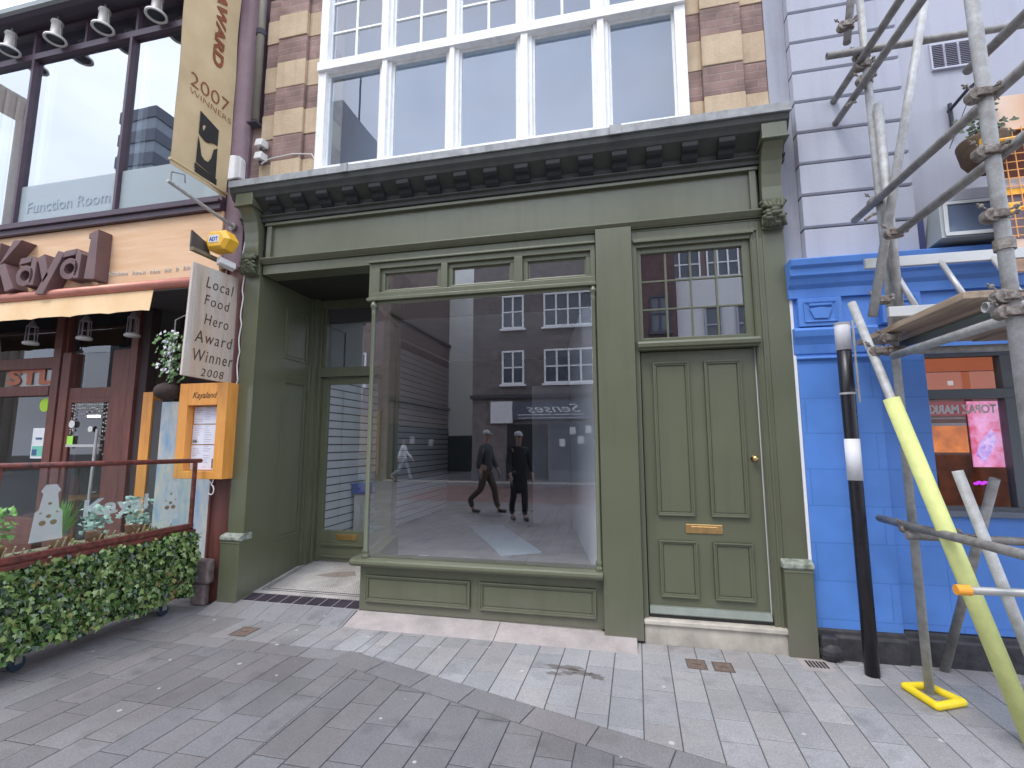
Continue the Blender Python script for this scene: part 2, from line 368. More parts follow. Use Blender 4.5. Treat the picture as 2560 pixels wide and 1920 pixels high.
PALE = (.295, .287, .286); DARK = (.166, .157, .158)
for side, base, v, w, ln in ((0, PALE, .11, .184, (.17, .40)), (1, DARK, .13, .19, (.24, .46))):
    x = -8.0; k = 0
    while x < 5.5:
        y = -rs.uniform(0, .25) if side == 0 else -.4-rs.uniform(0, .3)
        if side == 0: y = 0.0; first = True
        ymin = -3.2 if side == 0 else (-6.5)
        ww = w+rs.uniform(-.006, .006)
        while y > ymin:
            l = rs.uniform(*ln)
            if side == 0 and first: l = rs.uniform(.10, .33); first = False
            gp = .0028
            q = [(x+gp, y-gp), (x+gp, y-l+gp), (x+ww-gp, y-l+gp), (x+ww-gp, y-gp)]
            q = [(a+.03*b, b) for a, b in q]   # tiny skew seen in the photo
            b_ = base
            if side == 0 and x < -2.2:
                f = min(1, (-2.2-x)/1.2); b_ = tuple(PALE[i]*(1-f)+DARK[i]*1.25*f for i in range(3))
            for pz in zones(q, side): add_slab(pz, tone(b_, v), rs.uniform(0, .0012))
            y -= l
        x += ww
# pavement dishes up to the lobby threshold
ramp = []
x = -3.72
while x < -2.30:
    ramp.append((x, min(x+.20, -2.284))); x += .20
# the two-row dark border course
t = -.1
while t < 9:
    l = rs.uniform(.34, .46)
    a = p0+dl*t; b = p0+dl*(t+l-.007)
    add_slab([tuple(a+nl*.004), tuple(b+nl*.004), tuple(b+nl*.19), tuple(a+nl*.19)], tone((.185, .174, .174), .10), .0008); t += l
x = -1.9
while x > -8:
    l = rs.uniform(.3, .45); add_slab([(x, -.638), (x, -.794), (x-l+.007, -.794), (x-l+.007, -.638)], tone((.19, .18, .18), .10), .0006); x -= l
# big slabs farther out in the street (only seen mirrored in the glass)
y = -6.5
while y > -14.3:
    x = -14
    red = -12.6 < y < -8.2
    while x < 8:
        bs = (.17, .10, .09) if (red and x > -6.5) else DARK
        add_slab([(x+.005, y-.005), (x+.005, y-.595), (x+.595, y-.595), (x+.595, y-.005)], tone(bs, .12), 0); x += .6
    y -= .6
pm = MB(); cols = []
for (xa, xb) in ramp:
    if xb-xa < .03: continue
    for ya, yb, za, zb in ((-.245, -.003, .004, .067),):
        nf = len(pm.f); pm.hexa([(xa+.002, ya, -.005), (xb-.002, ya, -.005), (xb-.002, yb, -.005), (xa+.002, yb, -.005)], [(xa+.002, ya, za), (xb-.002, ya, za), (xb-.002, yb, zb), (xa+.002, yb, zb)])
        cols += [tone((.225, .217, .22), .1)]*(len(pm.f)-nf)
for poly, tn, z in slabs:
    n = len(poly); nf = len(pm.f)
    c = Vector((sum(p[0] for p in poly)/n, sum(p[1] for p in poly)/n))
    ins = []
    for p in poly:
        d = (c-Vector(p)); ins.append(Vector(p)+d.normalized()*min(.004, d.length*.2))
    b = len(pm.v)
    pm.v += [(p[0], p[1], -.005) for p in poly]+[(p[0], p[1], z) for p in poly]+[(p[0], p[1], z+.002) for p in ins]
    pm.f.append(tuple(b+2*n+i for i in range(n))); pm.m.append(0)
    for i in range(n):
        j = (i+1) % n
        pm.f.append((b+i, b+j, b+n+j, b+n+i)); pm.m.append(0); pm.f.append((b+n+i, b+n+j, b+2*n+j, b+2*n+i)); pm.m.append(0)
    cols += [tn]*(len(pm.f)-nf)
po = pm.build('pavement', pavem); me = po.data
ca = me.color_attributes.new('tone', 'FLOAT_COLOR', 'CORNER')
k = 0; arr = []
for i, p in enumerate(me.polygons): arr += [*cols[i], 1.]*len(p.vertices)
ca.data.foreach_set('color', arr); tag(po, kind='structure')
for p_ in me.polygons: pass
# far kerb strip by the opposite fronts
tag(bx('kerb_strip', cream, None, -9.4, 8, -14.45, -14.0, -.004, .05), kind='structure')

# brown spill stain, a thin film on the slabs
st = MB(); rs2 = random.Random(5)
for cx, cy, a, sx, sy in ((-.42,-.56,0,.12,.035), (-.30,-.60,.3,.09,.03), (-.20,-.64,.5,.07,.035), (-.47,-.66,.1,.06,.02), (-.38,-.63,0,.05,.03)):
    pts = []
    for i in range(22):
        t_ = 2*math.pi*i/22; rr = 1+rs2.uniform(-.35, .35)
        px, py = sx*rr*math.cos(t_), sy*rr*math.sin(t_); pts.append((cx+px*math.cos(a)+py*math.sin(a), cy-px*math.sin(a)+py*math.cos(a), .0042+.0003*len(st.f)))
    st.poly(pts)
sm = frost('dried spill', (.12, .085, .065), .38)
tag(st.build('spill_stain', sm), 'dried brown spill smeared across the pale slabs below the display window', 'stain', kind='stuff')

# ================================================================== SHOP BUILDING (centre)
shop = thing('shop_building', (-1.2, 0, 0), 'olive green shopfront under striped brick and stone piers and a white gridded window', 'shop')
# --- upper wall
bands = [(9, 6.36, 1), (6.36, 6.09, 1), (6.09, 5.81, 0), (5.81, 5.535, 1), (5.535, 5.235, 0), (5.235, 4.975, 1), (4.975, 4.69, 0), (4.69, 4.41, 1), (4.41, 4.09, 0)]
def pier(xs):
    b = MB()
    for (x0, x1, y0) in xs:
        for z1, z0, k in bands[1:]:
            b.mi = k
            j = random.Random(int(z0*100)+int(x0*10)).uniform(-.004, .004)
            if k == 0: b.box(x0, x1, y0+j, .4, z0+.002, z1-.002)
            else: b.box(x0, x1, y0+.008, .4, z0, z1)
    return b
pier([(-3.64, -3.463, .045), (-3.463, -3.12, 0), (-3.12, -2.925, .04)]).build('striped_pier', [yst, pbr], shop, .006)
pier([(.645, .77, .04), (.77, 1.092, 0), (1.092, 1.278, .045)]).build('striped_pier', [yst, pbr], shop, .006)
bx('wall_above', pbr, shop, -3.64, 1.278, .05, .45, 6.62, 7.6)
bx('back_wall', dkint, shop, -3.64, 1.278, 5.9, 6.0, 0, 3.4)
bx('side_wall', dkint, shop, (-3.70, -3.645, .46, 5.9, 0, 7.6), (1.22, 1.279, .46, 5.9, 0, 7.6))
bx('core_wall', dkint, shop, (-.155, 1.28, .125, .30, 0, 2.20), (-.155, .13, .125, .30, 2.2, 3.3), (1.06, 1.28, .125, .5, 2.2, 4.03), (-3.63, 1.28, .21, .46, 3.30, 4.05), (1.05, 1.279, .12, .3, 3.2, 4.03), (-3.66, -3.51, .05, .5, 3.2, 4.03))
# --- upper window
uw = bx('upper_window', whp, shop, (-2.93, -2.842, -.03, .12, 4.17, 6.6), (.556, .645, -.03, .12, 4.17, 6.6), (-2.842, .556, -.035, .12, 4.17, 4.25), (-2.93, .645, -.06, .1, 5.29, 5.385),
    (-2.93, .645, -.03, .12, 6.5, 6.62))
P5 = [(-2.842, -2.243), (-2.122, -1.537), (-1.419, -.842), (-.705, -.141), (-.011, .556)]
for (a, b), (c, d) in zip(P5, P5[1:]):
    mull = MB(); mull.box(b, c, -.01, .1, 4.25, 5.29); mull.box(b+.035, c-.035, -.045, -.01, 4.17, 5.29); mull.box(b, c, -.01, .1, 5.385, 6.5); mull.box(b+.035, c-.035, -.045, -.01, 5.385, 6.5)
    mull.build('mullion', whp, uw, .004)
for a, b in P5:
    s = MB(); w = .022
    s.box(a, b, .02, .055, 4.25, 4.25+w); s.box(a, b, .02, .055, 5.29-w, 5.29); s.box(a, a+w, .02, .055, 4.25+w, 5.29-w); s.box(b-w, b, .02, .055, 4.25+w, 5.29-w)
    s.box(a, b, .02, .055, 5.385, 5.385+.035); s.box(a, a+w, .02, .055, 5.42, 6.5); s.box(b-w, b, .02, .055, 5.42, 6.5)
    m_ = (a+b)/2
    s.box(m_-.012, m_+.012, .02, .05, 5.42, 6.5)
    for z in (5.765, 6.11): s.box(a+w, m_-.012, .022, .048, z-.011, z+.011); s.box(m_+.012, b-w, .022, .048, z-.011, z+.011)
    s.build('sash', whp, uw, .002)
    for z0, z1 in ((4.262, 5.28), (5.40, 6.5)):
        bx('pane', gwin, uw, a+.01, b-.01, .034, .038, z0, z1, bevel=0)
bx('blind', blind, shop, -3.6, 1.2, .52, .54, 4.06, 7.6)
bx('sill_board', wwall, shop, -2.92, .64, .13, .5, 4.12, 4.15)
# --- cornice
cgm = M('shade darkened bracket paint', (.018, .020, .022), .7)  # bracket colour darkened to stand in for the shade below the cornice
cgr = M('shade darkened green paint', (.050, .055, .047), .6, var=.25, scale=6, streak=.2)  # cornice green with its deep soffit shade put into the colour
co = MB(); co.prx([(.05, 3.735), (-.03, 3.735), (-.035, 3.765), (-.06, 3.78), (-.06, 3.79), (-.025, 3.80), (-.035, 3.845), (-.165, 3.93), (-.178, 3.955), (-.20, 3.985), (-.21, 4.035), (.05, 4.035)], -3.74, 1.335)
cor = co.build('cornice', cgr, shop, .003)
ls = MB(); ls.prx([(.05, 4.035), (-.222, 4.035), (-.224, 4.10), (.05, 4.155)], -3.745, .05); ls.prx([(.05, 4.035), (-.226, 4.035), (-.228, 4.104), (.05, 4.158)], .053, 1.345)
ls.prx([(.0, 4.1585), (-.2295, 4.106), (-.2295, 4.03), (-.233, 4.03), (-.233, 4.113), (.0, 4.163)], -.02, .075); ls.prx([(.0, 4.1585), (-.2295, 4.106), (-.2295, 4.03), (-.233, 4.03), (-.233, 4.113), (.0, 4.163)], -2.5, -2.43)
ls.build('lead_flashing', lead, cor, .003)
for i in range(16):
    x = -3.30+.2795*i
    if x > 1.0: break
    b = MB(); b.prx([(-.02, 3.79), (-.05, 3.795), (-.085, 3.82), (-.10, 3.85), (-.135, 3.862), (-.158, 3.885), (-.160, 3.925), (-.02, 3.90)], x-.062, x+.062)
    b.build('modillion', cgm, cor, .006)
# --- fascia
fa = bx('fascia', green, shop, (-3.47, 1.14, .03, .2, 3.29, 3.735), bevel=.002)
b = MB(); b.box(-3.455, -3.40, 0, .03, 3.36, 3.70); b.box(1.075, 1.125, 0, .03, 3.36, 3.70); b.box(-3.47, 1.14, -.012, .03, 3.70, 3.73); b.box(-3.455, 1.125, .006, .03, 3.345, 3.372)
b.build('fascia_frame', green, fa, .003)
b = MB(); b.prx([(.03, 3.29), (-.02, 3.29), (-.022, 3.298), (-.03, 3.30), (-.055, 3.325), (-.062, 3.332), (-.062, 3.342), (.03, 3.345)], -3.47, 1.14); b.build('fascia_moulding', green, fa, .002)
bx('architrave', green, shop, (-3.47, -.17, .0, .2, 3.19, 3.288), (.13, 1.14, .0, .12, 3.272, 3.288))
# --- pilasters
def plinth(x0, x1, par):
    p = MB(); p.box(x0-.02, x1+.01, -.055, .1, .0, .60); pl = p.build('plinth', green, par, .004)
    c = MB(); c.prx([(.1, .60), (-.06, .60), (-.068, .615), (-.066, .64), (-.05, .65), (0, .665), (.1, .665)], x0-.028, x1+.018)
    o = c.build('plinth_cap', chip, pl, .008)
    c = MB(); c.box(x0-.024, x1+.014, -.0585, .09, .573, .592); c.build('plinth_moulding', green, pl, .006)
for x0, x1 in ((-3.675, -3.50), (1.14, 1.30)):
    p = bx('pilaster', green, shop, x0, x1, 0, .5 if x0 < 0 else .12, .02, 3.20); plinth(x0, x1, p)
    m_ = (x0+x1)/2; s0 = x0+.008; s1 = x1-.003
    c = MB()
    c.prx([(.03, 3.36), (-.045, 3.36), (-.05, 3.42), (-.048, 3.52), (-.06, 3.62), (-.085, 3.72), (-.125, 3.80), (-.165, 3.84), (.03, 3.84)], s0, s1)
    c.box(s0-.012, s1+.02, -.19, .03, 3.846, 4.03); c.box(s0-.02, s1+.03, -.205, .03, 3.84, 3.856)
    c.box(s0-.006, s1+.006, -.02, .03, 3.185, 3.36)
    cb = c.build('corbel', green, p, .006)
    lf = MB(); rr = random.Random(int(x0*10))
    for i in range(30):
        a = rr.uniform(-1, 1); h = rr.uniform(0, 1)
        lf.ball((m_+a*.07, -.05-.055*math.sin(math.pi*h)*(1-.5*a*a), 3.19+h*.20), rr.uniform(.016, .03), 8, (1.3, .8, .7))
    for i in range(5):
        a = (i-2)*.036
        lf.tube((m_+a*.5, -.10, 3.30), (m_+a, -.055, 3.185), .015, 7, .022); lf.tube((m_+a*.6, -.105, 3.32), (m_+a, -.06, 3.395), .014, 7, .017)
    lf.tube((s0+.01, -.055, 3.375), (s1-.01, -.055, 3.375), .02, 10)
    lf.build('carved_leaf', carv, cb, 0, True)
bx('centre_post', green, shop, -.165, .13, -.05, .12, .022, 3.305, bevel=.004)
# --- display window
dw = bx('display_window', green, shop, (-2.27, -.17, -.03, .07, 3.135, 3.188), (-2.27, -2.165, -.03, .07, 2.905, 3.135), (-.21, -.17, -.03, .07, 2.905, 3.135), (-1.555, -1.495, -.03, .07, 2.905, 3.135), (-.875, -.80, -.03, .07, 2.905, 3.135),
    (-2.27, -.17, -.03, .07, 2.855, 2.905), (-2.285, -.168, -.045, .075, 2.825, 2.855), (-2.275, -.17, -.055, .06, 3.188, 3.205))
for a, b in ((-2.165, -1.555), (-1.495, -.875), (-.80, -.21)):
    s = MB(); z0, z1 = 2.905, 3.135; w = .042
    s.box(a, b, .0, .05, z0, z0+w*.6); s.box(a, b, 0, .05, z1-w, z1); s.box(a, a+w, 0, .05, z0+w*.6, z1-w); s.box(b-w, b, 0, .05, z0+w*.6, z1-w)
    q = .012; a2, b2, c2, d2 = a+w, b-w, z0+w*.6, z1-w
    s.box(a2, b2, .02, .048, c2, c2+q); s.box(a2, b2, .02, .048, d2-q, d2); s.box(a2, a2+q, .02, .048, c2+q, d2-q); s.box(b2-q, b2, .02, .048, c2+q, d2-q)
    f = s.build('fanlight', green, dw, .003); bx('pane', gtrans, f, a2+.004, b2-.004, .03, .034, c2+.004, d2-.004, bevel=0)
bx('front_pane', gshop, dw, -2.215, -.19, -.003, .003, .515, 2.83, bevel=0)
g2 = MB(); g2.prz([(-2.212, .0), (-2.206, .0), (-2.446, .95), (-2.452, .95)], .515, 2.83); g2.build('return_pane', gshop, dw)
def colonnette(x):
    c = MB(); c.lathe([(.03, .505), (.034, .515), (.034, .535), (.024, .545), (.03, .558), (.03, .575), (.02, .59), (.019, 2.0), (.018, 2.70), (.022, 2.715), (.019, 2.725), (.020, 2.75), (.032, 2.775), (.034, 2.79), (.026, 2.80), (.026, 2.826)], (x, -.012, 0), 16)
    c.build('colonnette', green, dw, 0, True)
colonnette(-2.222); colonnette(-.192)
bx('window_bead', green, dw, (-2.2, -.205, -.01, .02, 2.795, 2.825), (-.182, -.166, -.01, .04, .51, 2.825))
hd = MB(); hd.prz([(-2.27, .07), (-2.20, .07), (-2.43, 1.0), (-2.50, 1.0)], 2.826, 3.19); hd.build('return_head', green, dw, .003)
sl = MB(); sl.prx([(.14, .445), (-.055, .445), (-.06, .455), (-.082, .46), (-.09, .475), (-.086, .495), (-.07, .505), (-.02, .512), (.14, .515)], -2.335, -.166)
sr = MB(); 
rz = bx('stall_riser', green, shop, -2.272, -.166, .0, .14, .068, .445)
sl.build('sill', green, rz, .003)
sr.prz([(-2.335, .14), (-2.18, .14), (-2.40, 1.0), (-2.57, 1.0)], .445, .512); sr.prz([(-2.272, .14), (-2.18, .14), (-2.40, 1.0), (-2.50, 1.0)], .10, .444); sr.build('return_riser', green, rz, .003)
for a, b in ((-2.213, -1.258), (-1.176, -.226)):
    p = MB(); p.bead(a, b, .145, .366, -.001, .026, .022); p.box(a+.035, b-.035, -.004, .001, .18, .331); p.build('riser_panel', green, rz, .002)
bx('riser_base', cream, rz, -2.27, -.18, .008, .13, .0, .0675, bevel=.002)
# --- right hand house door
ft = MB(); 
ft.box(.132, .17, .0, .12, 3.17, 3.27); ft.box(.17, 1.05, 0, .12, 3.13, 3.27); ft.box(1.05, 1.139, .0, .12, 3.13, 3.27); ft.box(.132, .17, .0, .12, .18, 3.17); ft.box(1.05, 1.139, .0, .12, .18, 3.13)
ft.box(.14, 1.1, -.018, 0, 3.185, 3.20); ft.box(.145, 1.075, -.03, 0, 3.165, 3.185); ft.box(1.095, 1.11, -.012, 0, .18, 3.25); ft.box(1.058, 1.068, -.008, 0, .18, 3.16)
ft.build('door_frame', green, shop, .003)
tb = MB(); tb.prx([(.1, 2.25), (-.03, 2.25), (-.035, 2.262), (-.058, 2.27), (-.062, 2.30), (-.05, 2.318), (.0, 2.328), (.1, 2.33)], .155, 1.068); tb.build('transom_bar', green, shop, .003)
tw = bx('transom_window', green, shop, (.17, .205, .03, .09, 2.33, 3.13), (.99, 1.05, .03, .09, 2.33, 3.13), (.205, .99, .03, .09, 3.085, 3.13), (.205, .99, .03, .09, 2.33, 2.36))
gb = MB()
for i in (1, 2, 3): gb.box(.205+i*.196-.008, .205+i*.196+.008, .045, .075, 2.36, 3.085)
for z in (2.602, 2.843):
    for i in range(4): gb.box(.205+i*.196+.008*(i > 0), .205+(i+1)*.196-.008*(i < 3), .047, .073, z-.007, z+.007)
gb.build('glazing_bar', green, tw, .002); bx('pane', gtrans, tw, .2, .995, .058, .062, 2.35, 3.09, bevel=0)
bx('lobby_back', dkint, shop, -.1, 1.21, .48, .50, 2.1, 3.7)
dr = bx('front_door', green, shop, .178, 1.042, .05, .095, .205, 2.245)
for a, b, c, d in ((.268, .545, .94, 2.155), (.662, .935, .94, 2.155), (.268, .548, .330, .753), (.662, .942, .330, .750)):
    p = MB(); p.bead(a, b, c, d, .049, .026, .024); p.box(a+.03, b-.03, .0445, .0505, c+.03, d-.03); p.build('door_panel', green, dr, .003)
lb = bx('letterbox', brass, dr, .470, .738, .040, .052, .812, .880, bevel=.004); bx('letter_flap', brass, lb, .510, .700, .034, .041, .828, .864, bevel=.003)
kn = MB(); kn.lathe([(.024, 0), (.024, -.004), (.010, -.008), (.010, -.022), (.018, -.028), (.022, -.038), (.018, -.048), (.006, -.052)], (.992, .048, 1.385), 16, 'y'); kn.build('door_knob', brass, dr, 0, True)
wb = MB(); wb.prx([(.05, .208), (.006, .208), (.0, .216), (.022, .262), (.05, .264)], .18, 1.04); wb.build('weatherboard', greend, dr, .002)
bx('door_gap', wwall, shop, 1.0425, 1.0495, .056, .1, .2, 2.25, bevel=0)
sp = bx('doorstep', cream, shop, (.135, 1.137, -.03, .12, 0, .145), bevel=.004); bx('step_nosing', cream, sp, .133, 1.139, -.05, .12, .146, .18, bevel=.006)
bx('threshold', M('dark threshold', (.03, .03, .03), .6), shop, .172, 1.049, .02, .1, .181, .204)
# --- recessed lobby
lw = bx('lobby_wall', green, shop, -3.60, -3.50, .5, .86, .05, 3.19)
b = MB(); b.box(-3.502, -3.498, .001, .5, .0, 3.19); b.build('lobby_lining', green, lw)
for z0, z1 in ((.525, 2.18), (2.412, 2.965)):
    b = MB()
    y0, y1 = .42, .79; w, d = .022, .014
    for (ya, yb, za, zb) in ((y0, y1, z1-w, z1), (y0, y1, z0, z0+w), (y0, y0+w, z0+w, z1-w), (y1-w, y1, z0+w, z1-w)): b.box(-3.50, -3.50+d, ya, yb, za, zb)
    b.box(-3.50, -3.494, y0+.04, y1-.04, z0+.04, z1-.04)
    b.build('wall_panel', green, lw, .003)
bx('door_jamb', green, shop, (-3.56, -3.43, .86, 1.06, .12, 3.19), (-3.50, -3.47, .83, .86, .1, 3.19), (-3.43, -3.405, .93, 1.06, .15, 3.19), (-2.61, -2.46, .93, 1.06, .15, 3.19), (-3.405, -2.61, .93, 1.08, 2.275, 2.385), (-3.405, -2.61, .93, 1.06, 3.09, 3.19), (-3.405, -3.365, .96, 1.06, 2.385, 3.09))
bx('fanlight_pane', gtrans, shop, -3.37, -2.6, 1.0, 1.004, 2.38, 3.10, bevel=0)
sd = bx('shop_door', green, shop, (-3.402, -3.325, .985, 1.03, .205, 2.27), (-2.69, -2.612, .985, 1.03, .205, 2.27), (-3.325, -2.69, .985, 1.03, .205, .536), (-3.325, -2.69, .985, 1.03, 2.188, 2.27))
bx('pane', gshop, sd, -3.33, -2.685, 1.006, 1.010, .53, 2.195, bevel=0)
b = MB(); b.box(-3.335, -2.68, .965, .986, .375, .395); b.box(-3.325, -2.69, .975, .986, .355, .372); b.box(-3.335, -2.68, .968, .986, .245, .262); b.build('door_rail_moulding', green, sd, .003)
lb = bx('letterbox', brass, sd, -3.14, -2.885, .975, .986, .438, .500, bevel=.003); bx('letter_flap', brass, lb, -3.105, -2.92, .970, .976, .452, .486, bevel=.002)
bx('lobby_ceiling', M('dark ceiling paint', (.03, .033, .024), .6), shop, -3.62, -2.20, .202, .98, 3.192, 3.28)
lfl = MB(); lfl.poly([(-3.5, .165, .088), (-2.30, .165, .088), (-2.50, 1.0, .195), (-3.5, 1.0, .195)]); lf0 = lfl.build('lobby_floor', mosaic, shop)
b = MB()
for (x0, y0, x1, y1) in ((-3.45, .235, -2.36, .235), (-3.43, .27, -2.39, .27), (-3.45, .235, -3.45, .95), (-3.42, .27, -3.42, .95)):
    z = lambda y: .0892+(y-.165)*.1281
    w = .006
    if y0 == y1: b.poly([(x0, y0-w, z(y0-w)), (x1, y0-w, z(y0-w)), (x1, y0+w, z(y0+w)), (x0, y0+w, z(y0+w))])
    else: b.poly([(x0-w, y0, z(y0)), (x0+w, y0, z(y0)), (x0+w, y1, z(y1)), (x0-w, y1, z(y1))])
b.build('mosaic_border', M('dark tesserae', (.09, .085, .09), .6), lf0)
b = MB(); b.poly([(-3.15, .62, .1485), (-2.98, .60, .146), (-2.80, .62, .1485), (-2.70, .68, .1562), (-2.78, .78, .169), (-2.93, .74, .164), (-3.02, .70, .159)]); b.build('floor_stain', frost('rusty stain', (.30, .20, .14), .35), lf0)
tl = MB()
for i in range(9):
    x0 = -3.478+i*.1335; tl.hexa([(x0, .004, .03), (x0+.127, .004, .03), (x0+.127, .158, .03), (x0, .158, .03)], [(x0, .004, .070), (x0+.127, .004, .070), (x0+.127, .158, .088), (x0, .158, .088)])
tl.build('threshold_tile', M('dark quarry tile', (.045, .035, .05), .45, var=.3, scale=9), lf0, .003)
b = MB(); b.hexa([(-3.485, .0, -.004), (-2.275, .0, -.004), (-2.275, .165, -.004), (-3.485, .165, -.004)], [(-3.485, .0, .067), (-2.275, .0, .067), (-2.275, .165, .086), (-3.485, .165, .086)]); b.build('tile_mortar', M('mortar', (.42, .40, .38), .9), lf0)
# --- inside of the shop
bx('shop_floor', inflr, shop, -3.6, .2, 1.1, 5.9, .10, .165, bevel=0); bx('window_bed', inflr, shop, -2.30, -.1, .141, 1.1, .10, .166, bevel=0)
bx('shop_ceiling', M('shop ceiling', (.30, .31, .32), .9), shop, (-3.6, .2, .47, 1.05, 3.282, 3.32), (-3.6, .2, 2.1, 5.9, 3.282, 3.32), (-3.6, -3.5, 1.05, 2.1, 3.282, 3.32), bevel=0); bx('fanlight_board', M('grey board', (.24, .26, .31), .8), shop, -3.40, -2.6, 1.04, 1.05, 2.3, 3.2); bx('slot_hiding_beam', dkint, shop, -3.55, -.1, .985, 1.045, 2.93, 3.281)  # ceiling slot added so daylight reaches the slats; beam added to hide it
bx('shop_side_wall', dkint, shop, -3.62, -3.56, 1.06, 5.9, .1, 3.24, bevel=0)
b = MB(); b.hexa([(-.10, .14, .16), (-.06, .14, .16), (-.82, 4.4, .16), (-.86, 4.4, .16)], [(-.10, .14, 3.24), (-.06, .14, 3.24), (-.82, 4.4, 3.24), (-.86, 4.4, 3.24)]); b.build('plaster_wall', wwall, shop)
b = MB()
z = .2
while z < 3.1: b.box(-3.56, -3.538, 1.32, 5.6, z, z+.084); z += .1
b.box(-3.56, -3.53, 1.10, 1.30, .18, 3.1); b.build('slat_wall', slatw, shop, .002)
bx('back_partition', M('grey partition', (.42, .44, .47), .8), shop, -1.50, -.84, 4.25, 4.3, .16, 2.5); bx('back_room_wall', dkint, shop, -3.56, .2, 5.6, 5.62, .16, 3.24)
bx('window_ledge', wwall, shop, (-2.36, -2.24, .95, 1.5, .166, .20), (-2.28, -2.05, .16, .62, .166, .21))

wbd = MB(); wbd.hexa([(-1.438, 1.759, .168), (-.985, 2.031, .168), (-1.952, 3.89, .168), (-2.444, 3.678, .168)], [(-1.438, 1.759, .186), (-.985, 2.031, .186), (-1.952, 3.89, .186), (-2.444, 3.678, .186)])
o = wbd.build('loose_board', wbrd, None, .002); tag(o, 'pale blue board lying flat on the empty shop floor behind the display window', 'board')
o = thing('display_stand', (-3.41, 2.0, .165), 'white pedestal inside the shop door under the blue box', 'pedestal'); bx('column', whpl, o, -3.49, -3.33, 1.92, 2.08, .18, .84); bx('base', whpl, o, -3.515, -3.30, 1.89, 2.11, .166, .18)
o = thing('storage_box', (-3.43, 2.0, .84), 'bright blue plastic box standing on the white pedestal inside the shop door', 'box')
bx('tub', bluepl, o, -3.525, -3.32, 1.9, 2.1, .842, .955); bx('lid', bluepl, o, -3.535, -3.305, 1.885, 2.115, .956, .975)

ks = MB()
for xa, xb, z_ in ((-2.278, -1.0, .0), (-.996, .075, -.0015)): ks.hexa([(xa, -.24, -.005), (xb, -.24, -.005), (xb, -.002, -.005), (xa, -.002, -.005)], [(xa, -.24, .008+z_), (xb, -.24, .008+z_), (xb, -.002, (.064 if xb < -.5 else .052)), (xa, -.002, .064 if xa < -.5 else .064)])
tag(ks.build('kerb_stone', pinks, None, .003), kind='structure')

# ================================================================== RESTAURANT (left)
mu = M('painted mural', (.62, .58, .46), .7, rgb2=(.20, .36, .55), scale=3.5, stretch=(3, 1, 1), var=.3)
kay = thing('restaurant_building', (-6.0, 0, 0), 'restaurant front with orange timber sign board reading Kayal below large dark framed windows', 'restaurant')
fb = bx('sign_board', pine, kay, (-9.5, -4.0, .0, .3, 3.20, 3.93))
KF = [('K', -7.42, .50, 3.31), ('a', -6.88, .44, 3.325), ('y', -6.50, .44, 3.38), ('a', -6.20, .44, 3.325), ('l', -5.86, .42, 3.315)]
sx_ = {'K': .52, 'a': .34, 'y': .40, 'l': .15}
def letter(pl, name='sign_letter'):
    b = MB()
    for pr in pl: b.pry([(x*.9625, 1.5+(z-1.5)*.9625) for x, z in pr], -.15, -.002)
    return b.build(name, brnl, fb, .004)
def ring(cx, cz, rx, rz, t, a0=0, a1=360, n=22):
    out = []; o = [(cx+rx*math.cos(R(a0+(a1-a0)*i/n)), cz+rz*math.sin(R(a0+(a1-a0)*i/n))) for i in range(n+1)]
    q = [(cx+(rx-t)*math.cos(R(a0+(a1-a0)*i/n)), cz+(rz-t)*math.sin(R(a0+(a1-a0)*i/n))) for i in range(n+1)]
    return [[o[i], o[i+1], q[i+1], q[i]] for i in range(n)]
letter([[(-7.28, 3.28), (-7.15, 3.28), (-7.13, 3.88), (-7.27, 3.88)], [(-7.15, 3.56), (-7.06, 3.64), (-6.80, 3.885), (-6.93, 3.895)], [(-7.135, 3.60), (-7.03, 3.62), (-6.84, 3.30), (-6.97, 3.27)]])
letter(ring(-6.69, 3.44, .135, .125, .062)+[[(-6.615, 3.32), (-6.545, 3.32), (-6.53, 3.60), (-6.60, 3.67), (-6.61, 3.60)], [(-6.80, 3.58), (-6.62, 3.60), (-6.60, 3.67), (-6.78, 3.655)]])
letter([[(-6.52, 3.64), (-6.42, 3.68), (-6.33, 3.42), (-6.40, 3.33)], [(-6.22, 3.70), (-6.12, 3.67), (-6.38, 3.20), (-6.50, 3.21)]])
letter(ring(-6.03, 3.47, .135, .125, .062)+[[(-5.955, 3.35), (-5.885, 3.35), (-5.87, 3.63), (-5.94, 3.70), (-5.95, 3.63)], [(-6.14, 3.61), (-5.96, 3.63), (-5.94, 3.70), (-6.12, 3.685)]])
letter([[(-5.80, 3.335), (-5.65, 3.32), (-5.66, 3.90), (-5.79, 3.86), (-5.79, 3.80), (-5.76, 3.80)]])
gl = MB(); rr = random.Random(2); x = -5.50
while x < -4.30:                      # worn, no longer legible white lettering
    h = rr.uniform(.03, .05)
    if rr.random() < .82:
        zb = 3.325+.012*math.sin(x*3); gl.path([(x, -.004, zb), (x+.012, -.004, zb+h), (x+.028, -.004, zb+h*.6), (x+.024, -.004, zb)], .0045, 5)
    x += .048
gl.build('faded_lettering', M('faded white', (.62, .60, .55), .8), fb)
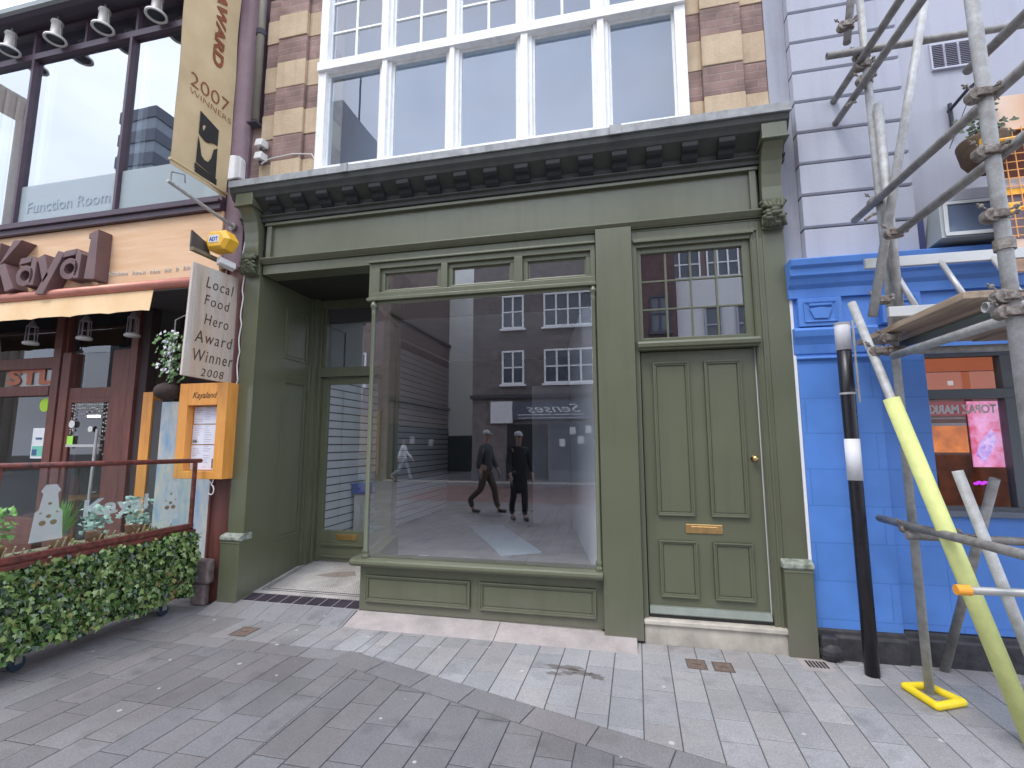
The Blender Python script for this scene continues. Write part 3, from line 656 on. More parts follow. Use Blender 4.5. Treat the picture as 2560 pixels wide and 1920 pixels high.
# big upper windows
kw = bx('upper_window', dkbr, kay, (-9.5, -4.0, -.05, .12, 3.935, 4.0), (-9.5, -4.0, -.08, .12, 4.0, 4.03), (-9.5, -4.0, -.03, .12, 4.03, 4.095), (-9.5, -4.0, -.03, .08, 6.22, 6.30), (-9.5, -4.0, -.02, .08, 6.60, 6.645),
   (-6.972, -6.935, -.03, .08, 4.095, 6.22), (-5.462, -5.425, -.03, .08, 4.095, 6.22), (-4.04, -4.0, -.03, .08, 4.095, 6.62), (-8.49, -8.45, -.03, .08, 4.095, 6.22),
   (-6.99, -6.955, -.025, .08, 6.30, 6.62), (-6.175, -6.145, -.02, .08, 6.30, 6.62), (-5.41, -5.375, -.02, .08, 6.30, 6.62), (-4.65, -4.62, -.02, .08, 6.3, 6.62), (-7.8, -7.76, -.02, .08, 6.3, 6.62))
for a, b, n in ((-9.4, -8.47, 0), (-8.46, -6.955, 0), (-6.95, -5.445, 1), (-5.44, -4.02, 1)):
    bx('pane', gkay, kw, a, b, .02, .026, 4.08, 6.24, bevel=0)
for a, b in ((-9.4, -7.78), (-7.77, -6.97), (-6.965, -6.16), (-6.155, -5.39), (-5.385, -4.635), (-4.63, -4.02)): bx('clerestory_pane', gkay, kw, a, b, .02, .026, 6.29, 6.63, bevel=0)
fr = frost('etched film', (.52, .60, .62), .5); ff = bx('frosted_film', fr, kw, (-6.93, -5.465, .0135, .0165, 4.10, 4.565), (-5.42, -4.05, .0135, .0165, 4.10, 4.57), bevel=0)
b = MB(); add_text(b, 'Function Room', (-6.80, .010, 4.215), FX, FZ, .20, ext=.001, fit=1.24); b.build('window_lettering', M('grey vinyl', (.33, .40, .46), .7), kw)
bx('curtain', wwall, kay, (-6.90, -6.82, .10, .16, 4.1, 6.2), (-5.40, -5.33, .10, .16, 4.1, 6.2), (-8.3, -8.2, .1, .16, 4.1, 6.2)); bx('room_back', M('dim function room', (.16, .18, .21), .9), kay, -9.5, -4.0, 1.3, 1.34, 3.9, 6.9)
ev = MB(); ev.prx([(.3, 6.64), (-.0, 6.64), (-.10, 6.61), (-.20, 6.61), (-.24, 6.63), (-.24, 6.66), (.3, 6.74)], -9.5, -4.02); ev.build('soffit', M('dark soffit', (.07, .055, .075), .6), kay)
gt_ = MB(); gt_.prx([(.3, 6.742), (-.242, 6.662), (-.242, 6.64), (-.285, 6.645), (-.29, 6.70), (-.26, 6.71), (.3, 6.80)], -9.5, -4.02); gt_.build('gutter', M('grey green gutter', (.33, .37, .36), .5), kay)
bx('party_pier', prplb, kay, (-3.998, -3.76, .02, .35, 3.3, 7.6), bevel=.006)
bx('side_pier', maro, kay, (-3.965, -3.69, .055, .35, .0, 3.3), (-3.95, -3.93, .03, .055, .05, 3.3), (-3.74, -3.70, .03, .055, .05, 3.9))
bx('brick_edge', pbr, kay, -3.76, -3.645, .06, .35, 3.3, 4.87); bx('pier_stone', M('weathered stone', (.20, .15, .14), .9, var=.5, scale=14, bump=1), kay, (-3.985, -3.80, -.07, .02, .2, .42), (-3.99, -3.84, -.06, .02, .0, .2), bevel=.02)
bx('outer_pier', maro, kay, -9.6, -9.3, 0, .4, 0, 3.2)
# ground floor behind the awning
kf = bx('shopfront_frame', maro, kay, (-9.3, -6.86, .5, .62, 2.44, 2.58), (-9.3, -6.86, .48, .62, 2.10, 2.22), (-6.84, -6.72, .48, .62, .45, 3.1), (-6.68, -6.55, .48, .62, .1, 2.62), (-5.87, -5.62, .46, .64, .1, 2.62), (-6.55, -5.87, .5, .62, 2.055, 2.18), (-9.3, -6.84, .48, .64, .1, .62), (-5.62, -5.52, .46, .7, .1, 3.1), (-6.72, -6.68, .52, .6, .1, 3.1))
bx('upper_glazing', glass('dark upper glazing', .08, (.45, .47, .5)), kf, (-9.3, -6.84, .55, .556, 2.58, 3.14), (-6.55, -5.62, .55, .556, 2.62, 3.14), bevel=0)
bx('pane', glass('restaurant glass', .06, (.92, .94, .93)), kf, (-9.3, -6.84, .55, .556, .6, 2.46), (-6.55, -5.87, .56, .566, 2.17, 2.62), bevel=0)
kd = bx('restaurant_door', maro, kay, (-6.55, -6.49, .5, .55, .12, 2.055), (-5.93, -5.87, .5, .55, .12, 2.055), (-6.49, -5.93, .5, .55, .12, .35), (-6.49, -5.93, .5, .55, 2.0, 2.055))
bx('pane', glass('door glass', .06, (.85, .87, .85)), kd, -6.49, -5.93, .52, .526, .35, 2.0, bevel=0)
b = MB(); b.tube((-5.99, .44, .85), (-5.97, .44, 1.68), .016, 10); b.box(-6.47, -5.95, .47, .5, 1.47, 1.50); b.tube((-5.98, .44, 1.6), (-5.98, .5, 1.6), .01, 8); b.tube((-5.98, .44, .95), (-5.98, .5, .95), .01, 8); b.build('door_handle', alu, kd)
b = MB(); rr = random.Random(9)
for i in range(15):
    x = -6.47+i*.038; n = int(rr.uniform(2, 5)) if 1 < i < 13 else 12
    for j in range(n): b.ball((x, .505, 1.97-j*.045*rr.uniform(.8, 1.2)), rr.uniform(.007, .012), 6)
b.build('bead_curtain', M('shell beads', (.6, .58, .52), .5), kd)
bx('door_sticker', M('lime sticker', (.35, .75, .08), .5), kd, -6.49, -6.40, .492, .496, 1.50, 1.60, bevel=0)
b = MB(); b.lathe([(.045, 0), (.045, .004)], (-6.44, .49, 1.74), 16, 'y'); b.build('round_sticker', M('white sticker', (.7, .7, .66), .5), kd); b = MB(); b.lathe([(.035, 0), (.035, .004)], (-6.15, .49, 1.68), 16, 'y'); b.build('round_sticker', M('white sticker', (.7, .7, .66), .5), kd)
b = MB(); b.lathe([(.085, 0), (.085, .004)], (-6.96, .53, 1.985), 20, 'y'); b.build('lime_roundel', M('lime vinyl', (.42, .68, .03), .5), kf)
ps = bx('window_poster', M('white poster', (.75, .78, .78), .6), kf, -7.10, -6.87, .53, .534, 1.33, 1.70, bevel=0)
bx('poster_print', M('green print', (.18, .55, .42), .6), ps, (-7.08, -6.89, .526, .529, 1.36, 1.48), bevel=0); bx('poster_photo', M('blue print', (.06, .12, .25), .6), ps, (-7.075, -7.0, .522, .525, 1.37, 1.44), (-7.04, -6.94, .526, .529, 1.56, 1.585), bevel=0)
b = MB(); add_text(b, 'STL', (-7.66, .54, 2.26), FX, FZ, .26, offset=.012, fit=.78); b.build('fanlight_lettering', M('red vinyl', (.50, .17, .10), .6), kf); bx('fanlight_backing', M('beige backing', (.42, .35, .28), .8), kf, -7.75, -6.87, .575, .58, 2.225, 2.435, bevel=0)
bx('dining_sides', dkint, kay, (-9.5, -9.4, .65, 2.7, 0, 3.3), (-4.02, -3.98, .9, 2.7, 0, 3.3), (-9.5, -4.0, .35, 2.7, 3.3, 3.35), (-9.5, -4.0, 1.34, 1.4, 3.3, 7.0), (-9.5, -4.0, .35, 1.4, 6.75, 6.8)); bx('dining_room_wall', M('cream dining wall', (.16, .135, .10), .9), kay, (-9.3, -5.5, 2.6, 2.64, .1, 3.2)); bx('dark_alcove', M('alcove', (.03, .02, .02), .8), kay, -7.9, -6.9, 2.3, 2.6, .1, 1.95)
bx('dining_floor', inflr, kay, -9.3, -4.0, .64, 2.6, .04, .1); bx('dining_ceiling', dkint, kay, (-9.3, -4.0, .02, 2.6, 3.12, 3.18))
b = MB()
for x in (-7.5, -6.4): b.lathe([(.35, .74), (.35, .77)], (x, 1.4, 0), 20); b.tube((x, 1.4, .1), (x, 1.4, .74), .03, 8)
b.build('dining_table', orng, kay); b = MB()
for x in (-7.95, -7.05, -6.85, -5.95):
    b.box(x-.2, x+.2, 1.2, 1.6, .50, .54); b.box(x-.2, x+.2, 1.58, 1.62, .54, 1.02)
    for dx in (-.18, .18): b.tube((x+dx, 1.22, .1), (x+dx, 1.22, .5), .015, 6); b.tube((x+dx, 1.6, .1), (x+dx, 1.6, .5), .015, 6)
b.build('dining_chair', maro, kay); bx('wall_picture', mu, kay, -8.6, -8.1, 2.56, 2.59, 1.2, 1.9); bx('green_picture', M('green picture', (.10, .20, .10), .6, var=.5, scale=9), kay, -6.7, -6.1, 2.56, 2.59, 1.2, 1.8)
b = MB(); b.box(-7.75, -7.55, 1.6, 1.64, 1.9, 1.93); b.box(-7.35, -7.15, 1.6, 1.64, 1.92, 1.95); b.build('strip_light', M('lit tube', (1, .95, .85), .5, emit=5), kay)
bx('side_alcove', M('alcove side', (.055, .035, .035), .8), kay, (-5.52, -5.40, .5, .62, .1, 3.1), (-4.0, -3.97, .35, .9, .1, 3.1), (-5.4, -4.0, .88, .92, 1.98, 3.1)); bx('varnished_post', orng, kay, -5.40, -5.26, .48, .6, .1, 2.1)
bx('mural_panel', mu, kay, -5.12, -4.02, .48, .52, .1, 1.98)
bx('black_strap', dkint, kay, -5.26, -5.13, .5, .53, .6, 2.0)
# awning
aw = thing('awning', (-6.0, -.1, 3.1), 'copper coloured awning roller with short orange canvas valance under the Kayal board', 'awning')
b = MB(); b.tube((-9.3, -.07, 3.155), (-4.06, -.07, 3.155), .052, 16); b.build('roller', copp, aw, 0, True)
vl = MB(); n = 40; X0, X1 = -9.0, -4.72
for s_ in (0, 1):
    for i in range(n+1):
        x = X0+(X1-X0)*i/n; y = -.12+.006*math.sin(i*.9)+s_*.003
        vl.v += [(x, -.08, 3.10), (x+.025*i/n, y, 2.865+(.012 if i % 5 else 0)-(.03 if i < 30 else 0)*0)]
for s_ in (0, 1):
    for i in range(n):
        a = s_*2*(n+1)+2*i; vl.f.append((a, a+2, a+3, a+1)); vl.m.append(0)
vl.keepn = True; vl.build('valance', awn, aw)

# spot lamps over the upper windows
def make_lamp(x, label):
    t_ = thing('spot_lamp', (x, -.13, 6.32), label, 'lamp', 'spot lamps along the upper windows')
    b = MB(); b.lathe([(.04, .23), (.055, .22), (.062, .20), (.062, .19), (.052, .18), (.056, .05), (.075, .01), (.075, .0)], (x, -.13, 6.32), 18); b.build('body', M('lamp grey', (.45, .43, .40), .5, metal=.2), t_, 0, True)
    b = MB(); b.lathe([(.075, 0), (.108, -.005), (.112, -.03), (.100, -.034), (.075, -.01)], (x, -.13, 6.32), 22, closed=False); b.build('rim', whpl, t_, 0, True)
    b = MB(); b.lathe([(.09, -.018), (.09, -.014)], (x, -.13, 6.32), 20); b.build('lens', M('dark lens', (.02, .03, .035), .2), t_)
    b = MB(); b.path([(x, -.13, 6.55), (x, -.13, 6.62), (x, .0, 6.66)], .012, 8); b.tube((x+.07, -.13, 6.33), (x+.06, -.13, 6.5), .008, 6); b.build('bracket', steel, t_)
    return t_
lm = make_lamp(-7.20, 'grey bell shaped spot lamp, leftmost of the four above the restaurant windows')
for x, l in ((-6.46, 'second grey bell shaped spot lamp from the left above the restaurant windows'), (-5.74, 'third grey bell shaped spot lamp from the left above the restaurant windows'), (-4.98, 'grey bell shaped spot lamp nearest the award banner')):
    c_ = copy_tree(lm); c_.location.x = x; c_['label'] = l

# banner
def wv(p): return Vector((p[0]+.007*math.sin(p[1]*9+p[2]*3.1)+.004*math.sin(p[2]*7-p[1]*14), p[1], p[2]))
bn = thing('award_banner', (-3.87, -.1, 4.0), 'long beige canvas banner reading AWARD 2007 WINNERS hanging edge on to the street', 'banner')
b = MB(); ny, nz = 14, 60
for s_ in (0, -.004):
    for j in range(nz+1):
        for i in range(ny+1):
            p = wv((-3.87, -.742+.635*i/ny, 4.0+3.0*j/nz)); b.v.append((p.x+s_, p.y, p.z))
N = (ny+1)*(nz+1)
for s_ in (0, 1):
    for j in range(nz):
        for i in range(ny):
            a = s_*N+j*(ny+1)+i; b.f.append((a, a+1, a+ny+2, a+ny+1)); b.m.append(0)
b.build('cloth', canvas, bn, 0, True)
b = MB(); b.tube((-3.872, -.75, 4.045), (-3.872, -.10, 4.045), .014, 10); b.build('hem_rod', canvas, bn)
b = MB(); b.mi = 0
off = -3.87+.008
def bt(s, org, ux, uy, size, **k): add_text(b, s, org, ux, uy, size, fn=wv, ext=.001, **k)
bt('AWARD', (off, -.40, 6.12), (0, 0, -1), (0, 1, 0), .165, offset=.006, fit=.84)
bt('2007', (off, -.615, 4.88), SX, FZ, .20, offset=-.003, fit=.44)
bt('WINNERS', (off, -.615, 4.79), SX, FZ, .085, offset=-.002, fit=.48)
b.build('lettering', ink, bn)
b = MB()
def bp_(pts, d=0): b.pry([(0, 0)]*0, 0, 0) if False else b.hexa([wv((off+d, y, z)) for y, z in pts], [wv((off+.002+d, y, z)) for y, z in pts])
bp_([(-.488, 4.69), (-.488, 4.46), (-.44, 4.44), (-.41, 4.43), (-.37, 4.435), (-.33, 4.46), (-.29, 4.475), (-.262, 4.47), (-.262, 4.64)])
bp_([(-.492, 4.43), (-.495, 4.16), (-.44, 4.155), (-.44, 4.26), (-.465, 4.36)]); bp_([(-.262, 4.445), (-.30, 4.41), (-.325, 4.30), (-.36, 4.24), (-.40, 4.235), (-.44, 4.26), (-.44, 4.155), (-.262, 4.125)])
for i in range(3): bp_([(-.51+i*.004, 4.145-i*.03), (-.51+i*.004, 4.122-i*.03), (-.245, 4.10-i*.025), (-.245, 4.12-i*.025)])
b.build('emblem', blki, bn); b = MB(); off += .003
bp_([(-.43+.024*math.cos(i*.5236), 4.545+.03*math.sin(i*.5236)) for i in range(12)]); b.build('emblem_dot', canvas, bn)
bpole = thing('banner_pole', (-3.87, -.02, 3.8), 'thin grey metal pole sticking out from the wall below the award banner', 'pole')
b = MB(); b.tube((-3.87, .02, 3.74), (-3.87, -.75, 3.83), .017, 12); b.build('rod', steelp, bpole); b = MB(); b.tube((-3.87, .03, 3.74), (-3.87, -.01, 3.74), .04, 14); b.path([(-3.87, -.72, 3.84), (-3.87, -.72, 3.93), (-3.86, -.60, 3.97), (-3.87, -.58, 3.9)], .006, 6); b.build('wall_flange', steel, bpole)

# award board
ab = thing('award_board', (-3.85, -.2, 2.1), 'weathered timber board burnt with Local Food Hero Award Winner 2008', 'sign')
b = MB(); b.hexa([(-3.805, -.532, 2.11), (-3.78, -.532, 2.11), (-3.78, .03, 2.10), (-3.805, .03, 2.10)], [(-3.805, -.505, 3.165), (-3.78, -.505, 3.165), (-3.78, .03, 3.19), (-3.805, .03, 3.19)]); b.build('panel', board, ab, .004)
b = MB()
for s, y, z, w, h in (('Local', -.285, 3.00, .32, .125), ('Food', -.29, 2.83, .29, .115), ('Hero', -.275, 2.64, .28, .12), ('Award', -.365, 2.455, .43, .13), ('Winner', -.375, 2.275, .46, .13), ('2008', -.27, 2.14, .26, .085)):
    add_text(b, s, (-3.7785, -4+(y+4)*.9818, 1.5+(z-1.5)*.9818), SX, (0, .05, 1), h*1.25, ext=.002, offset=-.001, fit=w, shear=.12, spacing=1.2)
b.build('burnt_lettering', M('burnt line', (.09, .055, .035), .9), ab)
# alarm box and its shelf
al = thing('alarm_box', (-3.74, -.2, 3.4), 'yellow hexagonal alarm box with white ADT label above the award board', 'alarm')
b = MB(); b.pry([(-3.84+.0, 3.36), (-3.66, 3.36), (-3.60, 3.455), (-3.66, 3.55), (-3.84, 3.55), (-3.885, 3.455)], -.30, -.18)
b.hexa([(-3.84, -.30, 3.36), (-3.66, -.30, 3.36), (-3.60, -.30, 3.455), (-3.66, -.30, 3.55), (-3.84, -.30, 3.55), (-3.885, -.30, 3.455)], [(-3.81, -.33, 3.385), (-3.69, -.33, 3.385), (-3.645, -.33, 3.455), (-3.69, -.33, 3.525), (-3.81, -.33, 3.525), (-3.845, -.33, 3.455)])
b.build('casing', M('alarm yellow', (.90, .50, .05), .4, var=.12, scale=14), al, .006)
lb_ = bx('label_plate', whpl, al, -3.815, -3.70, -.334, -.329, 3.42, 3.495, bevel=.001); b = MB(); add_text(b, 'ADT', (-3.808, -.3345, 3.436), FX, FZ, .055, offset=.002, fit=.10); b.build('label_text', M('blue ink', (.03, .07, .35), .5), al)
sh = thing('wall_bracket', (-3.85, -.1, 3.3), 'dark wooden bracket arm with a triangular end plate under the yellow alarm box', 'bracket')
b = MB(); b.box(-3.89, -3.845, -.46, .02, 3.30, 3.335); b.build('arm', M('old wood arm', (.20, .16, .10), .8), sh, .003)
b = MB(); b.hexa([(-3.892, -.46, 3.335), (-3.892, -.24, 3.335), (-3.892, -.28, 3.44), (-3.892, -.46, 3.50)], [(-3.872, -.46, 3.335), (-3.872, -.24, 3.335), (-3.872, -.28, 3.44), (-3.872, -.46, 3.50)]); b.build('end_plate', M('dark plate', (.07, .06, .055), .6), sh, .002)
cm = thing('floodlight', (-3.76, -.12, 3.28), 'small white floodlight hooked below the yellow alarm box', 'floodlight')
b = MB(); b.hexa([(-3.80, -.24, 3.235), (-3.74, -.26, 3.25), (-3.68, -.12, 3.22), (-3.74, -.10, 3.205)], [(-3.80, -.24, 3.30), (-3.74, -.26, 3.31), (-3.68, -.12, 3.28), (-3.74, -.10, 3.27)]); b.build('housing', whpl, cm, .006); b = MB(); b.path([(-3.72, -.12, 3.25), (-3.70, -.02, 3.24), (-3.69, .02, 3.28)], .008, 6); b.ball((-3.78, -.2, 3.225), .02, 8); b.build('bracket', M('tan bracket', (.35, .26, .16), .6), cm)
# menu case
mc = thing('menu_case', (-3.94, -.06, 1.18), 'orange pine menu case with white menu sheets headed Kayaland on the maroon pier', 'menu case')
x0, x1, z0, z1 = -4.222, -3.665, 1.172, 2.09
b = MB(); b.box(x0, x0+.105, -.13, .018, z0, z1); b.box(x1-.11, x1, -.13, .018, z0, z1); b.box(x0+.105, x1-.11, -.13, .018, z1-.215, z1); b.box(x0+.105, x1-.11, -.13, .018, z0, z0+.075); b.build('frame', orng, mc, .004)
bx('back_panel', orng, mc, x0+.1, x1-.1, -.04, .0, z0+.07, z1-.21, bevel=0)
pp = bx('menu_sheet', M('menu paper', (.72, .73, .82), .6, var=.06, scale=9), mc, (x0+.115, x1-.12, -.052, -.048, 1.70, 1.865), (x0+.11, x1-.12, -.052, -.048, 1.50, 1.69), (x0+.108, x1-.13, -.052, -.048, 1.255, 1.49), bevel=0)
b = MB(); rr = random.Random(4)
for z in [1.28+i*.022 for i in range(27)]:
    for xx in (x0+.13, x0+.25):
        if rr.random() < .85: b.box(xx, xx+rr.uniform(.04, .09), -.0545, -.053, z, z+.004)
b.build('menu_text', M('faint grey ink', (.42, .42, .50), .7), pp); bx('menu_photo', M('menu photo', (.20, .19, .18), .6, var=.4, scale=40), pp, (x1-.20, x1-.14, -.055, -.053, 1.27, 1.36), (x0+.12, x0+.17, -.055, -.053, 1.515, 1.54), (x1-.17, x1-.13, -.055, -.053, 1.515, 1.54), (x1-.17, x1-.13, -.055, -.053, 1.715, 1.74), bevel=0)
b = MB(); add_text(b, 'Kayaland', (x0+.16, -.1315, 1.945), FX, (.05, 0, 1), .085, shear=.3, fit=.28); b.build('painted_name', M('dark ink', (.10, .06, .03), .7), mc)
hk = MB(); pts = [(-3.78, -.10, 1.17), (-3.80, -.10, 1.12)]+[(-3.80+.03*math.sin(a), -.10, 1.07+.045*math.cos(a)) for a in [i*.4 for i in range(11)]]; hk.path(pts, .006, 7); hk.path([(-3.83, -.10, 1.17), (-3.80, -.10, 1.12)], .004, 6)
tag(hk.build('hook', whpl), 'small white hook hanging on a string below the menu case', 'hook')
cbm = MB(); pts = [(-3.685, -.01, 3.25-i*.07+.0) if i % 4 else (-3.675, -.012, 3.25-i*.07) for i in range(30)]; pts = [(x+.006*math.sin(i*1.7), y, z) for i, (x, y, z) in enumerate(pts)]; cbm.path(pts, .006, 6)
tag(cbm.build('cable', whpl), 'loose off white cable running down between the maroon pier and the green pilaster', 'cable')
cbm = MB(); cbm.path([(-3.70, -.02, 4.0), (-3.72, -.03, 3.8), (-3.66, -.04, 3.6), (-3.69, -.04, 3.4), (-3.70, -.02, 3.28)], .005, 6); tag(cbm.build('cable', whpl), 'thin dangling cable beside the left end of the cornice', 'cable')
jb = thing('junction_box', (-3.86, -.03, 4.3), 'white rounded junction box at the foot of the purple brown pier', 'junction box'); b = MB(); b.pry([(-3.94, 4.24), (-3.775, 4.24), (-3.775, 4.44), (-3.80, 4.485), (-3.90, 4.51), (-3.94, 4.49)], -.06, .02); b.build('cover', whpl, jb, .01)
b = MB(); b.box(-3.90, -3.81, -.07, -.0, 4.225, 4.24); b.build('gland', steel, jb)
for z, l in ((4.605, 'upper of two small white sensor boxes on the striped left pier'), (4.46, 'lower of two small white sensor boxes on the striped left pier')):
    o = thing('sensor_box', (-3.575, 0, z), l, 'sensor', 'white sensor boxes on the left pier'); b = MB(); b.hexa([(-3.61, -.08, z-.045), (-3.53, -.08, z-.045), (-3.53, .035, z-.03), (-3.61, .035, z-.03)], [(-3.61, -.06, z+.04), (-3.53, -.06, z+.04), (-3.53, .035, z+.045), (-3.61, .035, z+.045)]); b.build('housing', whpl, o, .006); b = MB(); b.tube((-3.57, -.03, z-.05), (-3.57, .0, z-.075), .016, 8); b.build('mount', joint, o)
cbm = MB(); cbm.path([(-3.56, -.02, 4.38), (-3.50, -.015, 4.42), (-3.44, -.012, 4.435), (-3.2, -.012, 4.45), (-3.10, .02, 4.455), (-3.0, .02, 4.44), (-2.95, .02, 4.36), (-2.935, .02, 4.2)], .006, 6); tag(cbm.build('cable', whpl), 'pale cable looping across the lowest stone band of the left pier', 'cable')
dp = thing('downpipe', (-3.68, .0, 4.9), 'olive grey downpipe beside the striped left pier', 'downpipe')
b = MB(); b.tube((-3.69, .0, 4.9), (-3.69, .0, 7.4), .038, 14); b.build('pipe', M('olive pipe', (.22, .20, .16), .6, streak=.3), dp, 0, True); b = MB(); b.box(-3.755, -3.64, -.045, .06, 4.86, 4.875); b.tube((-3.69, 0, 5.9), (-3.69, 0, 5.96), .048, 14); b.build('bracket', joint, dp)

# glass screen beside the pavement seating
gs = thing('glass_screen', (-3.92, -.9, .7), 'rusty red framed glass screen etched with lantern shapes above the ivy hedge', 'glass screen')
b = MB(); b.tube((-3.90, -1.68, 1.36), (-3.90, -.14, 1.345), .021, 12); b.build('top_rail', rustrail, gs, 0, True)
b = MB(); b.box(-3.925, -3.875, -1.70, -.19, .735, .775); b.box(-3.925, -3.865, -1.72, -.17, .69, .722); b.box(-3.915, -3.885, -1.70, -.18, .72, .737); b.build('bottom_rail', rustrail, gs, .004)
b = MB(); b.box(-3.925, -3.875, -1.72, -1.665, .12, 1.345); b.build('post', rustrail, gs, .004); b = MB(); b.box(-3.915, -3.885, -.215, -.185, .12, 1.33); b.build('post', rustrail, gs, .004)
bx('pane', gscr, gs, -3.903, -3.897, -1.665, -.215, .775, 1.325, bevel=0)
et = frost('etched frost', (.62, .66, .64), .5); b = MB()
def dec(cy, s):
    for pr in ([(-.09, 0), (.09, 0), (.075, .16), (.055, .175), (.04, .26), (.055, .275), (.03, .31), (-.03, .31), (-.055, .275), (-.04, .26), (-.055, .175), (-.075, .16)],):
        b.hexa([(-3.8965, cy+y*s, .84+z*s*1.1) for y, z in pr], [(-3.8955, cy+y*s, .84+z*s*1.1) for y, z in pr])
dec(-1.365, 1.12); dec(-.43, 1.0)
add_text(b, 'Kayal', (-3.8965, -1.14, .97), SX, FZ, .17, ext=.0006, offset=.004, fit=.50)
b.build('etching', et, gs)
b = MB()
for cy, sz in ((-1.365, 1.12), (-.43, 1.0)):
    for dy, dz, rr_ in ((-.03, .10, .022), (.03, .10, .022), (0, .135, .016), (-.045, .155, .008), (.045, .155, .008), (0, .205, .012)): b.ball((-3.894, cy+dy*sz, .84+dz*1.1*sz), rr_, 8, (.1, 1, .8))
b.build('etched_motif', M('brown motif', (.22, .16, .09), .8), gs)
# hedge planter on castors
hp = thing('hedge_planter', (-4.05, -.9, 0), 'long trough of dense glossy ivy on castors below the glass screen', 'planter')
bx('trough', M('red brown trough', (.22, .075, .035), .6, var=.2), hp, (-4.27, -3.93, -1.78, -.2, .125, .20), (-4.22, -3.98, -1.70, -.25, .2, .60))
lm_ = leafmat('ivy leaf', [(.006, .018, .007), (.02, .055, .015), (.07, .15, .03), (.17, .27, .07), (.27, .35, .11), (.03, .075, .02)], .26, .8)
lv = MB(); rr = random.Random(11)
def leaf(mb, c, nrm, up, s):
    n = nrm.normalized(); u = up-n*up.dot(n); u.normalize(); w = n.cross(u); c = Vector(c)
    pts = [(0, -.5), (.42, -.2), (.5, .12), (.2, .2), (0, .6), (-.2, .2), (-.5, .12), (-.42, -.2)]
    q = [c+w*(a*s)+u*(b*s)+n*(.12*s*(1-abs(a)*2.6)) for a, b in pts]
    b = len(mb.v); mb.v += [tuple(p) for p in q]+[tuple(c+n*s*.14)]
    for i in range(8): mb.f.append((b+i, b+(i+1) % 8, b+8)); mb.m.append(0)
for i in range(6200):
    f = rr.random()
    if f < .62: x, y, z, n = -3.885+rr.gauss(0, .028), rr.uniform(-1.78, -.16), rr.uniform(.13, .70), Vector((1, 0, .25))
    elif f < .8: x, y, z, n = rr.uniform(-4.28, -3.88), rr.uniform(-1.78, -.16), .68+rr.gauss(0, .018), Vector((.2, 0, 1))
    elif f < .93: x, y, z, n = rr.uniform(-4.28, -3.88), -.165+rr.gauss(0, .015), rr.uniform(.13, .70), Vector((0, 1, .25))
    else: x, y, z, n = rr.uniform(-4.28, -3.88), -1.78+rr.gauss(0, .015), rr.uniform(.13, .70), Vector((0, -1, .25))
    n = n+Vector((rr.gauss(0, .6), rr.gauss(0, .6), rr.gauss(0, .6)))
    x += .02*math.sin(y*9+z*7)+.012*math.sin(y*23); z += .015*math.sin(y*13)
    leaf(lv, (x, y, z), n, Vector((rr.gauss(0, .5), rr.gauss(0, .5), -1)), rr.uniform(.03, .058))
lv.keepn = True
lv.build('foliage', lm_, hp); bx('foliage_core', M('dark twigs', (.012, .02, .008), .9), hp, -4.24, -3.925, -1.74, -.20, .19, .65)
for x, y in ((-3.98, -1.40), (-3.98, -.34), (-4.2, -1.5), (-4.2, -.34)):
    w_ = MB(); w_.lathe([(.018, -.014), (.046, -.014), (.05, -.008), (.05, .008), (.046, .014), (.018, .014)], (x, y, .052), 20, 'x'); wo = w_.build('castor', M('dark castor', (.02, .035, .06), .4), hp); w_ = MB(); w_.box(x-.022, x-.018, y-.02, y+.02, .05, .125); w_.box(x+.018, x+.022, y-.02, y+.02, .05, .125); w_.build('fork', steel, wo)
# plants behind the glass
def plant(x, y, z, r, h, mat, n, label, style='leafy'):
    t_ = thing('potted_plant', (x, y, z), label, 'plant', 'plants behind the glass screen'); p = MB(); p.lathe([(.05, 0), (.065, .10), (.07, .11), (.06, .115)], (x, y, z), 16); p.build('pot', M('terracotta', (.35, .16, .09), .8), t_, 0, True)
    b = MB(); rr = random.Random(int(abs(y)*100))
    for i in range(n):
        a = rr.uniform(0, 6.28); u = rr.random()
        if style == 'spiky':
            d = Vector((math.cos(a)*r*u, math.sin(a)*r*u, h*rr.uniform(.5, 1))); p_ = Vector((x, y, z+.1)); w = Vector((-math.sin(a), math.cos(a), 0))*.007
            b.poly([p_-w, p_+w, p_+d*.6+w, p_+d+Vector((0, 0, -.02)), p_+d*.6-w])
        else: leaf(b, (x+math.cos(a)*r*u, y+math.sin(a)*r*u, z+.1+h*rr.random()), Vector((rr.gauss(0, .6)+.5, rr.gauss(0, .6), .8)), Vector((rr.gauss(0, 1), rr.gauss(0, 1), .3)), rr.uniform(.03, .055))
    b.keepn = True; b.build('foliage', mat, t_)
b = MB(); rr = random.Random(77)
for i in range(260):
    y = rr.uniform(-1.78, -.16); z = rr.uniform(.14, .72); k = rr.random() < .35
    if k: leaf(b, (-3.86+rr.gauss(0, .02), y, z), Vector((1, rr.gauss(0, .6), rr.gauss(0, .6))), Vector((rr.gauss(0, 1), 0, -1)), rr.uniform(.028, .045))
    else: p = Vector((-3.90, y, z)); q = p+Vector((rr.uniform(.02, .06), rr.uniform(-.06, .06), rr.uniform(-.02, .07))); b.tube(p, q, .0018, 4)
b.keepn = True; b.build('dry_shoots', leafmat('dry ivy', [(.16, .11, .04), (.30, .27, .08), (.10, .06, .03)], .6), hp)
lg = leafmat('bright leaf', [(.10, .26, .04), (.22, .45, .08), (.16, .36, .06)]); sg = leafmat('silver leaf', [(.28, .42, .36), (.45, .60, .52), (.35, .50, .45)], .6)
bx_t = bx('plant_shelf', M('shelf timber', (.25, .2, .14), .8), None, -4.45, -4.02, -1.62, -.25, .66, .70); tag(bx_t, 'low timber shelf carrying the potted plants behind the glass screen', 'shelf')
